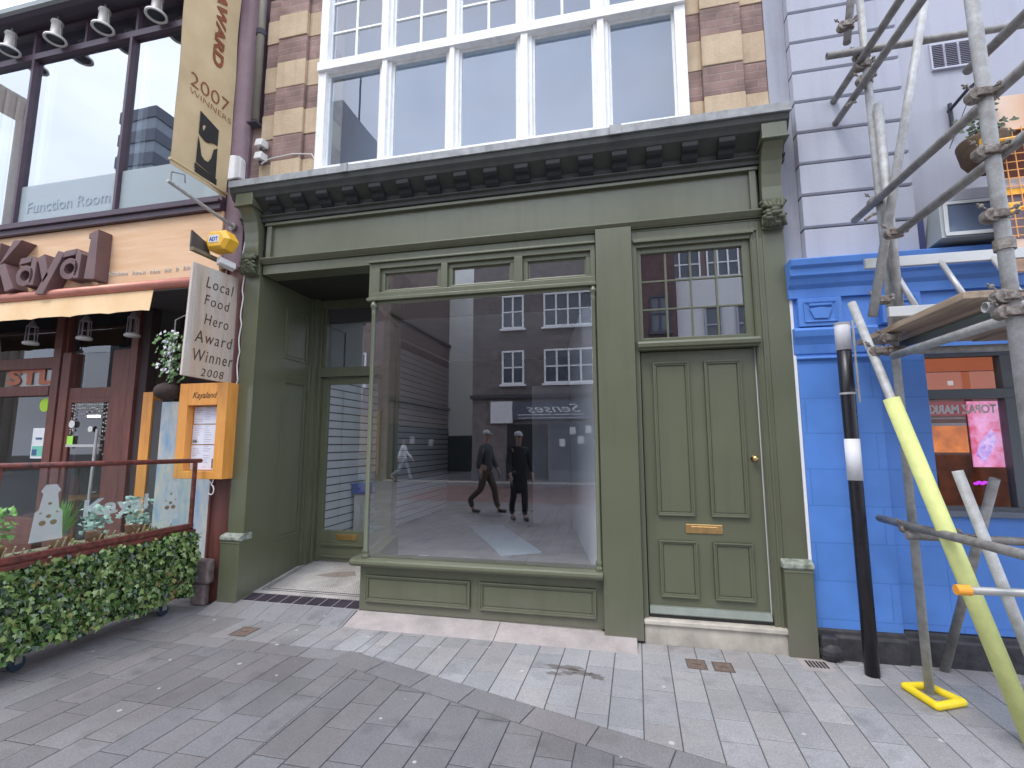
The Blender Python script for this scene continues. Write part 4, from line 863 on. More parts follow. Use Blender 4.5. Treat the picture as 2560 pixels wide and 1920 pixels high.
plant(-4.16, -1.50, .70, .10, .26, lg, 90, 'bright green leafy plant behind the left end of the glass screen')
plant(-4.16, -1.10, .70, .14, .32, lg, 130, 'lime green spiky grass plant behind the glass screen beside the etched lantern', 'spiky')
plant(-4.16, -.84, .70, .11, .20, sg, 110, 'silvery leafed plant in the middle of the glass screen'); plant(-4.16, -.52, .70, .12, .24, sg, 130, 'silvery leafed plant at the wall end of the glass screen')
sm_ = MB(); 
for i in range(26): sm_.tube((-4.0, -1.6+i*.05, .71), (-3.95, -1.6+i*.05, .80+.03*math.sin(i)), .006, 5)
tag(sm_.build('dry_reeds', M('straw', (.50, .40, .22), .85)), 'row of cut dry reeds standing along the foot of the glass screen', 'reeds', kind='stuff')
# hanging basket at the restaurant
hb = thing('hanging_basket', (-4.38, -.1, 1.95), 'dark hanging basket with pale flowers beside the award board', 'hanging basket')
b = MB(); b.ball((-4.38, -.12, 2.02), .12, 14, (1, 1, .75)); b.build('bowl', M('moss bowl', (.05, .035, .03), .9, bump=1), hb, 0, True)
b = MB(); rr = random.Random(8); 
for i in range(130):
    leaf(b, (-4.35+rr.gauss(0, .06)+.0, -.14+rr.gauss(0, .05), rr.uniform(2.1, 2.6)), Vector((rr.gauss(0, .5), -1, .4)), Vector((rr.gauss(0, 1), 0, 1)), rr.uniform(.03, .05))
b.keepn = True; b.build('foliage', leafmat('basket leaf', [(.06, .14, .04), (.14, .26, .08), (.09, .2, .06)]), hb)
b = MB()
for i in range(45): leaf(b, (-4.33+rr.gauss(0, .05), -.19+rr.gauss(0, .03), rr.uniform(2.2, 2.62)), Vector((rr.gauss(0, .4), -1, .3)), Vector((rr.gauss(0, 1), 0, 1)), rr.uniform(.03, .045))
b.keepn = True; b.build('blossom', leafmat('pale blossom', [(.55, .55, .58), (.7, .7, .72)]), hb); b = MB(); b.path([(-4.38, -.1, 2.1), (-4.38, -.1, 2.75), (-4.38, .1, 2.9)], .006, 6); b.build('chain', steel, hb)
# lanterns hanging under the awning
def lantern(x, y, z, l):
    t_ = thing('hanging_lantern', (x, y, z), l, 'lantern', 'lanterns hanging below the awning')
    b = MB(); b.lathe([(.075, -.02), (.08, 0), (.06, .02)], (x, y, z), 16); b.build('base', whpl, t_, 0, True)
    b = MB()
    for i in range(6):
        a = i*1.047; b.tube((x+.055*math.cos(a), y+.055*math.sin(a), z+.01), (x+.05*math.cos(a), y+.05*math.sin(a), z+.21), .006, 5)
    b.lathe([(.05, .20), (.03, .25), (.01, .28)], (x, y, z), 12); b.tube((x, y, z+.27), (x, y, z+.5), .004, 5); b.build('cage', M('pewter', (.30, .28, .30), .5), t_)
lantern(-6.95, .3, 2.72, 'white based lantern hanging below the awning, leftmost of three'); lantern(-6.12, .3, 2.74, 'white based lantern hanging below the awning, middle of three'); lantern(-5.42, .3, 2.74, 'white based lantern hanging below the awning nearest the flowers')

# ================================================================== PUB (right)
pub = thing('pub_building', (2.4, 0, 0), 'pub with pale grey stuccoed upper wall and bright blue shopfront behind the scaffold', 'pub')
bx('stucco_wall', stuc, pub, (2.186, 5.5, .02, .4, 2.89, 7.6)); bx('party_strip', stucd, pub, 1.281, 1.436, .05, .4, 2.86, 7.6)
q_ = MB(); z = 2.895; zs = [3.162, 3.430, 3.693, 3.958, 4.222, 4.480, 4.748, 5.018, 5.285, 5.55, 5.815, 6.08, 6.345, 6.61, 6.88]
for z1 in zs:
    q_.prx([(.4, z), (-.015, z), (-.028, z+.012), (-.028, z1-.016), (.4, z1-.016)], 1.437, 2.19); z = z1
q_.build('quoin', stuc, pub, .003); bx('quoin_joint', joint, pub, 1.4375, 2.184, -.002, .3, 2.9, 6.88, bevel=0)
vg = bx('vent_grille', M('vent paint', (.50, .51, .58), .6), pub, (2.42, 2.75, .005, .02, 4.555, 4.575), (2.42, 2.75, -.004, .02, 4.345, 4.36), (2.42, 2.432, .005, .02, 4.36, 4.555), (2.505, 2.52, .006, .02, 4.36, 4.555), (2.598, 2.613, .006, .02, 4.36, 4.555), (2.70, 2.75, .006, .02, 4.36, 4.555), bevel=.001)
b = MB(); b.box(2.43, 2.7, .016, .0195, 4.36, 4.555); b.build('vent_void', joint, vg); b = MB()
for i in range(13): b.prx([(.0155, 4.365+i*.0147), (.003, 4.361+i*.0147), (.003, 4.3635+i*.0147), (.0155, 4.3685+i*.0147)], 2.432, 2.70)
b.build('vent_slat', M('vent slat', (.38, .38, .45), .6), vg)
# blue entablature
en = MB()
en.prx([(.3, 2.60), (-.03, 2.60), (-.035, 2.67), (-.06, 2.70), (-.075, 2.74), (-.10, 2.76), (-.105, 2.81), (-.13, 2.83), (-.14, 2.875), (-.12, 2.885), (.3, 2.90)], 1.29, 5.5)
en = en.build('entablature', bluep, pub, .003)
bx('frieze', bluep, pub, (1.325, 5.5, .0, .3, 2.37, 2.60))
def console(x0, x1):
    b = MB(); b.box(x0, x1, -.05, .0, 2.375, 2.595); c_ = b.build('console', bluep, pub, .004)
    p = MB(); p.bead(x0+.035, x1-.035, 2.405, 2.565, -.0505, .014, .01); p.prx([(-.051, 2.52), (-.068, 2.53), (-.068, 2.545), (-.051, 2.55)], x0+.07, x1-.07)
    xm = (x0+x1)/2; w = (x1-x0)/2-.07
    p.pry([(xm-w, 2.505), (xm-w*.6, 2.43), (xm+w*.6, 2.43), (xm+w, 2.505), (xm, 2.52)], -.064, -.0515); p.build('console_panel', bluep, c_, .003)
console(1.345, 1.64); console(1.90, 2.15)
b = MB(); b.prx([(.3, 2.17), (-.012, 2.17), (-.02, 2.24), (-.035, 2.275), (-.05, 2.30), (-.06, 2.345), (-.05, 2.365), (.3, 2.37)], 1.305, 1.86); b.prx([(.02, 2.125), (-.02, 2.125), (-.028, 2.135), (-.02, 2.15), (.02, 2.15)], 1.32, 1.85); b.build('capital', bluep, pub, .003)
bx('pub_pilaster', blue, pub, 1.325, 1.86, -.005, .3, .2, 2.17); bx('pub_wall', blue, pub, (1.861, 2.168, .02, .3, .22, 2.368), (2.168, 5.5, .02, .3, .22, 1.0), (2.168, 5.5, .02, .3, 2.165, 2.37), (3.6, 5.5, .02, .3, 1.0, 2.165))
bx('white_edge', wwall, pub, 1.3015, 1.3225, -.004, .2, .6, 2.86, bevel=.002)
pb = MB(); pb.prx([(.1, 0), (-.035, 0), (-.035, .15), (-.02, .165), (-.018, .19), (0, .205), (.1, .21)], 1.318, 1.87); pb.prx([(.1, 0), (-.012, 0), (-.012, .16), (.0, .175), (.002, .2), (.015, .215), (.1, .22)], 1.871, 5.5); pb.build('pub_plinth', blk, pub, .004)
b = MB(); b.ball((1.385, -.05, .06), .075, 12, (1, .8, .9)); b.box(1.32, 1.43, -.08, 0, .0, .17); b.build('plinth_boss', blk, pub, .02)
wn = bx('pub_window', M('dark grey frame', (.10, .11, .12), .5), pub, (2.168, 3.6, .05, .12, 2.12, 2.165), (2.168, 3.6, .05, .12, 1.815, 1.885), (2.168, 3.6, .05, .12, 1.0, 1.06), (2.168, 2.185, .05, .12, 1.06, 2.12), (2.64, 2.72, .047, .117, 1.06, 1.815), (2.64, 2.72, .047, .117, 1.885, 2.12), (3.5, 3.6, .047, .117, 1.06, 1.815), (3.5, 3.6, .047, .117, 1.885, 2.12))
bx('window_sill', M('grey sill', (.14, .16, .20), .5), wn, 2.15, 3.6, -.02, .05, .995, 1.035)
bx('pane', glass('pub glass', .025, (.97, .97, .97)), wn, (2.185, 2.64, .08, .086, 1.06, 1.815), (2.185, 2.64, .08, .086, 1.885, 2.12), (2.72, 3.5, .08, .086, 1.06, 2.12), bevel=0)
bx('bar_enclosure', dkint, pub, (1.45, 5.4, .41, 3.3, 2.6, 7.4), (1.45, 1.9, .41, 3.2, 0, 2.6), (4.2, 5.4, .41, 3.2, 0, 2.6), (1.45, 5.4, 3.0, 3.3, 0, 2.6)); bx('bar_ceiling', M('red brown ceiling', (.45, .15, .08), .7, emit=.45), pub, 1.9, 4.2, .7, 3.0, 2.5, 2.54); bx('bar_back', M('bar back', (.16, .05, .02), .8, rgb2=(.03, .012, .01), scale=5, emit=.35), pub, 1.9, 4.2, 2.0, 2.04, .1, 2.5); bx('bar_floor', dkint, pub, 1.9, 4.2, .3, 3, .1, .15)  # bar ceiling and back wall glow to stand in for indoor light
bx('bar_upper', M('brown beam', (.34, .10, .05), .6, emit=.5), pub, (2.1, 3.6, .62, .66, 1.93, 2.4)); bx('beam_line', joint, pub, 2.1, 3.6, .615, .619, 2.08, 2.085, bevel=0)  # beam glows too, in place of lamplight in the bar
bx('amber_panel', M('amber wall glow', (.9, .26, .02), .5, emit=.5, scale=5, rgb2=(.3, .07, .01), var=.3), pub, 2.42, 2.90, .9, .93, 1.42, 1.66)  # orange wall, the light on it put in as emission
sc_ = bx('light_box', M('pink screen', (.80, .42, .75), .4, emit=.45, rgb2=(.60, .05, .10), scale=13, var=.3), pub, 2.455, 2.638, .115, .128, 1.33, 1.80, bevel=0)
b = MB(); b.pry([(2.47, 1.42), (2.52, 1.36), (2.61, 1.52), (2.58, 1.60), (2.50, 1.50)], .109, .114); b.build('light_box_figure', M('violet figure', (.30, .12, .60), .4, emit=.4, scale=30, rgb2=(.8, .6, .9)), sc_); b = MB(); [b.ball((2.45+i*.018, .112, 1.215+.008*(i % 2)), .014, 8, (1.3, .3, .8)) for i in range(4)]; b.build('neon_spot', M('magenta neon', (.6, .04, .75), .4, emit=.5), sc_)
nb = bx('name_band', M('dark red band', (.30, .02, .03), .5, emit=.25), wn, (2.19, 2.64, .13, .135, 1.70, 1.80), bevel=0)
b = MB(); add_text(b, 'TOPAZ MARKE', (2.625, .112, 1.715), (-1, 0, 0), FZ, .085, offset=.003, fit=.43); b.build('band_lettering', M('white vinyl', (.7, .7, .66), .6), nb)
b = MB(); b.box(2.2, 2.44, .125, .129, 1.625, 1.645); b.box(2.2, 2.44, .125, .129, 1.675, 1.685); b.build('small_print', M('pale print', (.4, .4, .42), .6), nb)
bx('shelf_light', M('white strip', (.8, .78, .75), .5, emit=.3), pub, (2.2, 2.36, .40, .42, 1.93, 1.96), (2.52, 2.55, .4, .42, 1.95, 1.985)); b = MB(); b.ball((2.40, .5, 2.05), .018, 10, (1, 1, .5)); b.build('bar_lamp', M('lit amber lamp', (1, .6, .2), .4, emit=8), pub)
rr = random.Random(21); b = MB()
for i in range(26): b.lathe([(.018, 0), (.018, .09), (.007, .12), (.007, .15)], (2.2+rr.random()*.5, .95+rr.random()*.1, 1.12), 8)
b.build('bottle_row', M('dark bottles', (.06, .03, .015), .2), pub)
# pale framed display case on the blue cornice
dc = thing('display_case', (2.6, -.1, 2.93), 'dark glazed case with pale grey frame leaning above the blue cornice', 'display case')
def dq(x, z, y): return (x, y, z)
b = MB(); lean = [(-.16, 2.925), (-.12, 2.945), (-.02, 3.24), (.02, 3.26)]
x0, x1 = 2.235, 3.2
b.hexa([(x0, -.20, 2.925), (x1, -.20, 2.925), (x1, .018, 2.91), (x0, .018, 2.91)], [(x0+.06, -.10, 3.235), (x1, -.10, 3.235), (x1, .018, 3.235), (x0+.06, .018, 3.235)]); b.build('casing', M('grey green case', (.33, .36, .36), .5), dc, .004)
def on(x, z, d=.004): t_ = (z-2.925)/.31; return (x, -.20+.10*t_-d, z)
b = MB()
for (xa, xb, za, zb) in ((2.26, 3.2, 2.935, 2.965), (2.31, 3.2, 3.20, 3.225)): b.hexa([on(xa, za), on(xb, za), on(xb, zb), on(xa, zb)], [on(xa, za, .012), on(xb, za, .012), on(xb, zb, .012), on(xa, zb, .012)])
b.hexa([on(2.26, 2.965), on(2.285, 2.965), on(2.335, 3.20), on(2.31, 3.20)], [on(2.26, 2.965, .012), on(2.285, 2.965, .012), on(2.335, 3.20, .012), on(2.31, 3.20, .012)]); b.build('frame', M('pale frame', (.50, .52, .52), .4), dc, .002)
b = MB(); b.hexa([on(2.285, 2.965, .001), on(3.2, 2.965, .001), on(3.2, 3.20, .001), on(2.335, 3.20, .001)], [on(2.285, 2.965, .005), on(3.2, 2.965, .005), on(3.2, 3.20, .005), on(2.335, 3.20, .005)]); b.build('glazing', M('dark blue glazing', (.10, .13, .19), .15), dc)
bx('hood', stuc, dc, 2.40, 3.2, -.08, .018, 3.245, 3.33); b = MB(); b.box(2.17, 2.235, -.02, .018, 2.91, 3.2); b.build('side_mount', M('navy mount', (.05, .06, .16), .6), dc)
# pub hanging basket and mesh board
pbk = thing('hanging_basket', (2.36, -.35, 3.3), 'brown wicker half basket with dark trailing stems hanging high beside the right scaffold standard', 'hanging basket')
b = MB(); b.lathe([(.03, -.18), (.08, -.15), (.12, -.08), (.14, .04), (.13, .06)], (2.44, -.35, 3.47), 18); b.build('bowl', M('wicker', (.13, .085, .05), .85, bump=1, bscale=25, rgb2=(.06, .035, .02), scale=12, var=.3), pbk, 0, True)
b = MB(); rr = random.Random(31)
for i in range(160): leaf(b, (2.47+rr.gauss(0, .045), -.35+rr.gauss(0, .045), 3.52+abs(rr.gauss(0, .10))), Vector((rr.gauss(0, .6), -1, .5)), Vector((rr.gauss(0, 1), 0, 1)), rr.uniform(.03, .05))
b.keepn = True; b.build('foliage', leafmat('dark sprig', [(.02, .035, .015), (.05, .08, .03), (.09, .12, .05)]), pbk); b = MB(); b.path([(2.25, -.35, 3.5), (2.44, -.35, 3.95), (2.60, -.35, 3.5)], .003, 5); b.path([(2.44, -.35, 3.95), (2.5, -.2, 4.02), (2.5, .02, 4.0)], .012, 7); b.path([(2.5, -.0, 4.05), (2.5, .0, 3.8)], .014, 7); b.build('bracket', M('black iron', (.03, .03, .045), .5), pbk)
mb_ = thing('mesh_panel', (2.66, -.4, 2.7), 'peach and brown hanging panel covered in orange netting at the right edge', 'panel')
x0, x1 = 2.50, 2.95
pe = M('peach board', (.80, .50, .32), .7, rgb2=(.75, .60, .48), scale=4, var=.2)
bx('frame_board', pe, mb_, (x0, x1, -.37, -.33, 3.62, 3.82), (x0+.005, x1, -.375, -.33, 3.57, 3.618), (x0, x1, -.37, -.33, 2.60, 2.815)); bx('backing', M('dark backing', (.12, .04, .025), .8), mb_, x0+.01, x1, -.36, -.335, 3.22, 3.57); bx('lower_backing', M('grey purple backing', (.20, .17, .21), .8), mb_, x0+.01, x1, -.36, -.335, 2.82, 3.12); bx('torn_band', M('torn sheet', (.45, .43, .45), .8), mb_, x0, x1, -.372, -.335, 3.16, 3.23); bx('yellow_band', M('yellow band', (.9, .5, .05), .6), mb_, x0, x1, -.375, -.335, 3.12, 3.158)
b = MB()
for i in range(9): b.tube((x0+.03+i*.055, -.385, 3.58), (x0+.045+i*.055, -.385, 2.82), .0035, 5)
for i in range(14): b.tube((x0, -.385, 3.56-i*.056), (x1, -.385, 3.57-i*.056), .0035, 5)
b.build('netting', M('orange net', (.90, .42, .12), .6), mb_)

# striped pole in front of the pub
sp_ = thing('striped_pole', (1.551, -.234, 0), 'thick black pole with white bands standing in front of the blue pilaster', 'pole')
b = MB(); b.lathe([(.043, 0), (.043, .97), (.043, 1.48), (.045, 1.82), (.045, 2.22)], (1.551, -.234, 0), 20); b.build('shaft', blkp, sp_, 0, True)
b = MB(); b.lathe([(.0465, 1.25), (.0465, 1.53)], (1.551, -.234, 0), 20); b.build('white_band', whb, sp_, 0, True); b = MB(); b.lathe([(.048, 2.15), (.048, 2.335), (.044, 2.34)], (1.551, -.234, 0), 20); b.build('white_band', whb, sp_, 0, True)
b = MB(); b.lathe([(.051, 1.835), (.051, 1.85)], (1.551, -.234, 0), 20); b.lathe([(.05, 2.33), (.05, 2.345)], (1.551, -.234, 0), 20); b.box(1.585, 1.60, -.25, -.235, 1.86, 1.88); b.build('clip', steelp, sp_)
b = MB(); b.tube((1.612, -.25, 1.78), (1.612, -.25, 2.36), .008, 8); b.path([(1.60, -.25, 1.86), (1.612, -.25, 1.86)], .006, 6); b.build('steel_rod', steelp, sp_)

# ================================================================== SCAFFOLD
sc = thing('scaffold', (1.9, -.9, 0), 'galvanised tube scaffold with timber platform standing in front of the blue pub', 'scaffold')
T = .0242
def tb_(name, p, q, mat=steel, r=T, hollow=False):
    b = MB(); b.tube(p, q, r, 16, hollow=hollow); return b.build(name, mat, sc, 0, False)
def fix(o):
    for p in o.data.polygons: p.use_smooth = len(p.vertices) == 4
    return o
fix(tb_('standard', (1.763, -.436, 0.004), (1.763, -.436, 7.2), steelp)); fix(tb_('standard', (1.67, -1.55, 0.0), (1.67, -1.55, 7.0), steelp, .028)); fix(tb_('standard', (1.779, -.50, 2.2), (1.779, -.50, 3.80), steelp, .026)); fix(tb_('standard', (2.75, -.436, 0.0), (2.75, -.436, 7.0), steelp))
fix(tb_('ledger', (1.50, -.485, 4.225), (3.4, -.485, 4.235), hollow=True)); fix(tb_('ledger', (1.70, -.485, .935), (3.4, -.485, .90))); fix(tb_('ledger', (1.80, -.40, 2.10), (3.4, -.40, 2.10), steelp)); fix(tb_('ledger', (1.60, -1.50, 2.10), (3.0, -1.50, 2.10), steelp, T, True))
fix(tb_('transom', (1.715, -.03, 4.18), (1.715, -2.4, 4.10))); fix(tb_('transom', (1.715, .0, 3.995), (1.715, -2.4, 3.93))); fix(tb_('transom', (1.715, -.18, 3.12), (1.715, -2.0, 3.075), hollow=True)); fix(tb_('transom', (1.72, -.65, 2.80), (1.72, -2.0, 2.80))); fix(tb_('transom', (1.72, -.13, .988), (1.72, -1.9, 1.02))); fix(tb_('transom', (1.72, -.50, 2.055), (1.72, -1.9, 2.055), steelp)); fix(tb_('transom', (1.84, -.36, 2.15), (1.84, -1.7, 2.15), M('green grey tube', (.12, .14, .13), .7))); fix(tb_('transom', (1.90, -1.12, 3.515), (1.90, -1.9, 3.46)))
fix(tb_('brace', (1.60, -.55, 2.31), (2.22, -.55, 5.05), steelp, .026)); fix(tb_('brace', (1.628, -.50, 4.29), (1.78, -.50, 5.3)))
tp, bt_ = Vector((1.484, -.56, 2.405)), Vector((1.935, -.96, .0)); d_ = bt_-tp; fs = tp+d_*.265
fix(tb_('raker', tp, bt_, steelp, T, True)); fo = MB(); fo.tube(fs, bt_-d_*.01, .043, 20); o = fo.build('foam_sleeve', foam, sc); fix(o)
fix(tb_('brace', (1.825, -.80, 1.347), (2.03, -1.02, -.0), steelp, .026, True)); fix(tb_('brace', (2.182, -.50, 1.287), (2.045, -.06, .0), steel, .026, True))
r17 = fix(tb_('guard_rail', (1.614, -1.10, .782), (3.0, -1.10, .790), alu, .019)); b = MB(); b.tube((1.590, -1.10, .782), (1.650, -1.10, .782), .025, 16); b.build('end_cap', orp, r17)
def coupler(p):
    b = MB(); p = Vector(p); rr = random.Random(int(abs(p.z*97)))
    b.tube(p+Vector((0, 0, -.024)), p+Vector((0, 0, .024)), .0315, 14)
    q = p+Vector((-.043, -.005, 0)); b.tube(q+Vector((0, -.024, 0)), q+Vector((0, .024, 0)), .0315, 14)
    for s_ in (1, -1):
        c_ = p+Vector((.012, -.038, .012*s_)); b.tube(c_, c_+Vector((.012, -.035, 0)), .0055, 6); b.tube(c_+Vector((.006, -.018, 0)), c_+Vector((.010, -.028, 0)), .012, 6)
    c_ = q+Vector((-.02, -.01, .03)); b.tube(c_, c_+Vector((-.03, 0, .03)), .0055, 6); b.tube(c_+Vector((-.012, 0, .012)), c_+Vector((-.02, 0, .02)), .012, 6)
    b.box(p.x-.05, p.x+.01, p.y-.042, p.y-.028, p.z-.018, p.z+.018)
    b.build('coupler', rust, sc, .002)
for p in ((1.763, -.436, 4.23), (1.763, -.436, 4.03), (1.763, -.436, 4.14), (1.763, -.436, 3.13), (1.763, -.436, .97), (1.763, -.436, 2.10), (1.72, -.50, 2.17), (1.69, -.52, 2.42), (1.67, -1.55, 4.12), (1.67, -1.55, 3.08), (1.67, -1.55, 2.80), (1.67, -1.55, 2.13), (1.67, -1.55, 2.06), (1.72, -.68, 2.8), (1.64, -.52, 4.40), (1.60, -.62, 2.07), (1.95, -.66, .955), (1.67, -1.55, 2.50)): coupler(p)
b = MB()
for p in ((1.70, -.50, 3.02), (1.74, -.30, 3.97)): b.path([p, (p[0]-.05, p[1]-.05, p[2]-.03), (p[0]-.09, p[1]-.05, p[2]-.06)], .010, 6)
b.build('loose_clip', rust, sc)
tc = MB(); tc.lathe([(.034, 0), (.038, 0), (.038, .05), (.034, .05)], (1.67, -1.55, 2.34), 14); tc.build('chain_wrap', rust, sc)
for i, (xa, xb) in enumerate(((1.69, 1.915), (1.925, 2.15), (2.16, 2.385), (2.395, 2.62), (2.63, 2.855), (2.865, 3.09), (3.10, 3.325), (3.335, 3.56), (3.57, 3.79))):
    pb_ = MB(); z0 = 2.20+random.Random(i).uniform(-.004, .004); pb_.hexa([(xa, -.10, z0), (xb, -.10, z0), (xb, -1.23, z0+.012), (xa, -1.23, z0+.012)], [(xa, -.10, z0+.038), (xb, -.10, z0+.038), (xb, -1.23, z0+.05), (xa, -1.23, z0+.05)]); pb_.build('platform_board', plank, sc, .004)
ld = thing('ladder', (2.2, -.5, 2.33), 'short aluminium ladder section lying on its side along the scaffold platform', 'ladder')
b = MB(); b.box(1.64, 3.0, -.44, -.41, 2.665, 2.735); b.build('rail', alu, ld, .004); b = MB(); b.box(1.66, 3.0, -.62, -.59, 2.285, 2.350); b.build('rail', alu, ld, .004)
for x in (1.79, 2.075, 2.36, 2.645): b = MB(); b.tube((x, -.43, 2.68), (x+.03, -.60, 2.34), .017, 10); fix(b.build('rung', alu, ld))
fr_ = MB(); A = [(1.655, -.40), (1.79, -.365), (1.87, -.54), (1.70, -.625)]
for i in range(4): p, q = A[i], A[(i+1) % 4]; fr_.tube((p[0], p[1], .024), (q[0], q[1], .024), .022, 12); fr_.ball((p[0], p[1], .024), .022, 12)
o = fr_.build('foot_guard', yel); tag(o, 'bright yellow foam ring lying on the paving around the scaffold foot', 'foot guard')
b = MB(); b.box(1.70, 1.83, -.50, -.375, .003, .010); o = b.build('base_plate', steel, sc)
bxx = M('amber lamp plastic', (.95, .48, .03), .35)
for p, l in (((2.03, -1.0, 3.155), 'amber plastic warning block on the scaffold beside the hanging basket'), ((2.17, -.9, 2.80), 'amber plastic warning block on the scaffold in front of the dark glazed case')):
    o = thing('warning_lamp', p, l, 'warning lamp', 'amber warning blocks on the scaffold'); x, y, z = p; bx('lens', bxx, o, x-.03, x+.03, y-.02, y+.02, z-.03, z+.03, bevel=.008); b = MB(); b.tube((x+.02, y, z), (x+.15, y-.02, z), .01, 8); b.build('arm', bxx, o)

# access covers in the pavement
iron = M('worn iron', (.12, .09, .075), .7, metal=.2, var=.4, scale=30, bump=.6)
def cover(cx, cy, w, d, l, ry=0):
    o = thing('access_cover', (cx, cy, 0), l, 'access cover', 'small iron access covers in the paving'); bx('rim', iron, o, (cx-w/2, cx+w/2, cy-d/2, cy-d/2+.008, 0, .0055), (cx-w/2, cx+w/2, cy+d/2-.008, cy+d/2, 0, .0055), (cx-w/2, cx-w/2+.008, cy-d/2+.008, cy+d/2-.008, 0, .0055), (cx+w/2-.008, cx+w/2, cy-d/2+.008, cy+d/2-.008, 0, .0055), bevel=.001)
    bx('lid', M('brown lid', (.17, .12, .095), .75, var=.35, scale=40, fine=.2), o, cx-w/2+.01, cx+w/2-.01, cy-d/2+.01, cy+d/2-.01, 0, .0048, bevel=0); bx('raised_bar', iron, o, (cx-w/4, cx+w/4, cy-.006, cy+.006, .0045, .0065), bevel=.001)
cover(.458, -.315, .13, .15, 'small brown iron cover in the paving before the doorstep, left of the pair'); cover(.628, -.320, .13, .145, 'small brown iron cover in the paving before the doorstep, right of the pair'); cover(-3.0, -.49, .155, .18, 'brown iron cover in the paving in front of the tiled lobby')
o = thing('access_cover', (1.25, -.15, 0), 'pale stone framed cover with black grating beside the right green plinth', 'access cover', 'small iron access covers in the paving'); bx('stone_frame', pinks, o, 1.15, 1.345, -.25, -.06, 0, .006, bevel=.001); b = MB()
for i in range(6): b.box(1.195+i*.022, 1.208+i*.022, -.20, -.10, .006, .0085)
b.build('grating', blki, o)

# ================================================================== OPPOSITE SIDE OF THE STREET (seen mirrored in the glass)
def win(par, x0, x1, z0, z1, Y, nx, nz, fm=whp, d=1, w=.07):
    b = MB(); b.box(x0, x1, Y, Y+.1*d, z0, z0+w); b.box(x0, x1, Y, Y+.1*d, z1-w, z1)
    for i in range(nx+1): x = x0+(x1-x0-w)*i/nx; b.box(x, x+w, Y, Y+.09*d, z0+w, z1-w)
    for j in range(1, nz): z = z0+(z1-z0)*j/nz; b.box(x0+w, x1-w, Y, Y+.08*d, z-w*.4, z+w*.4)
    f = b.build('window', fm, par); bx('pane', M('far glass', (.09, .10, .12), .08), f, x0+w, x1-w, Y+.01, Y+.03, z0+w, z1-w, bevel=0)
    bx('window_sill', fm, f, x0-.08, x1+.08, Y, Y+.16*d, z0-.08, z0, bevel=0); return f
YO = -14.5
dg_ = bricks('dark brown brick', (.22, .18, .165), (.18, .15, .14), (.09, .08, .08), .23, .075, .008)
oa = thing('brick_building', (-2.5, YO-2, 0), 'dark brick building with white windows and grey shop sign, reflected in the display window', 'building'); bx('wall', dg_, oa, -5.8, .9, -19, YO, 0, 9.6)
for x0, x1, n in ((-4.56, -3.66, 2), (-2.86, -.92, 4), (-.4, .5, 2)):
    for z0, z1 in ((3.83, 5.18), (6.08, 7.45)): win(oa, x0, x1, z0, z1, YO+.003, n, 2)
bx('string_course', M('dark ledge', (.05, .048, .05), .7), oa, (-5.85, .95, YO, YO+.18, 3.28, 3.42), (-5.85, .95, YO, YO+.3, 9.5, 9.75))
so = bx('sign_board', M('slate sign', (.09, .10, .13), .5), oa, -4.1, -1.2, YO+.002, YO+.14, 2.42, 3.12); bx('white_sign', whpl, oa, -5.0, -4.12, YO+.002, YO+.16, 2.30, 3.15)
b = MB(); add_text(b, 'Senses', (-1.45, YO+.143, 2.70), (-1, 0, 0), FZ, .46, shear=.4, fit=2.1); b.box(-3.9, -1.35, YO+.142, YO+.146, 2.60, 2.63); b.box(-3.9, -1.35, YO+.142, YO+.146, 2.48, 2.50); b.build('sign_lettering', whpl, so)
bx('shop_glazing', M('shop glazing', (.10, .11, .13), .12), oa, -2.6, .7, YO+.002, YO+.05, .5, 2.3); b = MB()
for x, z in ((-2.3, 1.4), (-1.9, 1.85), (-1.6, 1.5), (-1.3, 1.9), (-1.0, 1.4), (-.7, 1.8)): b.box(x, x+.22, YO+.052, YO+.056, z, z+.28)
b.build('window_notice', whpl, oa); bx('entrance', M('dark entrance', (.015, .014, .016), .8), oa, -4.35, -2.75, YO+.002, YO+.03, .15, 2.25)
bx('stall_riser', M('grey base', (.14, .14, .15), .7), oa, (-5.8, -4.4, YO+.002, YO+.1, 0, .5), (-2.7, .9, YO+.002, YO+.1, 0, .5))
ob = thing('brick_building', (1.5, YO-2, 0), 'narrow dark maroon brick building reflected in the glazing above the house door', 'building'); bx('wall', bricks('maroon brick', (.14, .075, .07), (.11, .06, .06), (.06, .04, .04), .23, .075), ob, .95, 2.15, -19, YO+.3, 0, 12.0); win(ob, 1.2, 1.9, 5.6, 7.0, YO+.303, 2, 2, fm=joint)
oc = thing('rendered_building', (4.7, YO-2, 0), 'white rendered building with small grey windows reflected in the glazing above the house door', 'building'); bx('wall', M('white render', (.62, .61, .60), .8, var=.08, scale=1), oc, 2.2, 8.5, -19, YO, 0, 7.75)
for x in (3.15, 4.25, 5.6): win(oc, x, x+.62, 5.15, 6.55, YO+.003, 1, 2, fm=M('grey window', (.35, .36, .40), .5)); 
bx('shop_window', M('black shop glass', (.03, .03, .035), .1), oc, 2.6, 8, YO+.002, YO+.05, .4, 2.6); bx('fascia', M('grey fascia', (.2, .2, .22), .5), oc, 2.3, 8.4, YO+.002, YO+.1, 2.7, 3.3); bx('string_course', whpl, oc, 2.2, 8.5, YO+.001, YO+.08, 4.9, 5.0)
od = thing('tall_building', (3.5, -24, 0), 'tall brown building with white windows rising behind the white rendered one', 'building'); bx('wall', M('brown render', (.19, .14, .13), .85), od, .5, 8.5, -27, -20.5, 0, 12.5)
for x in (2.6, 4.4, 6.2): win(od, x, x+1.5, 9.6, 11.2, -20.497, 3, 2)
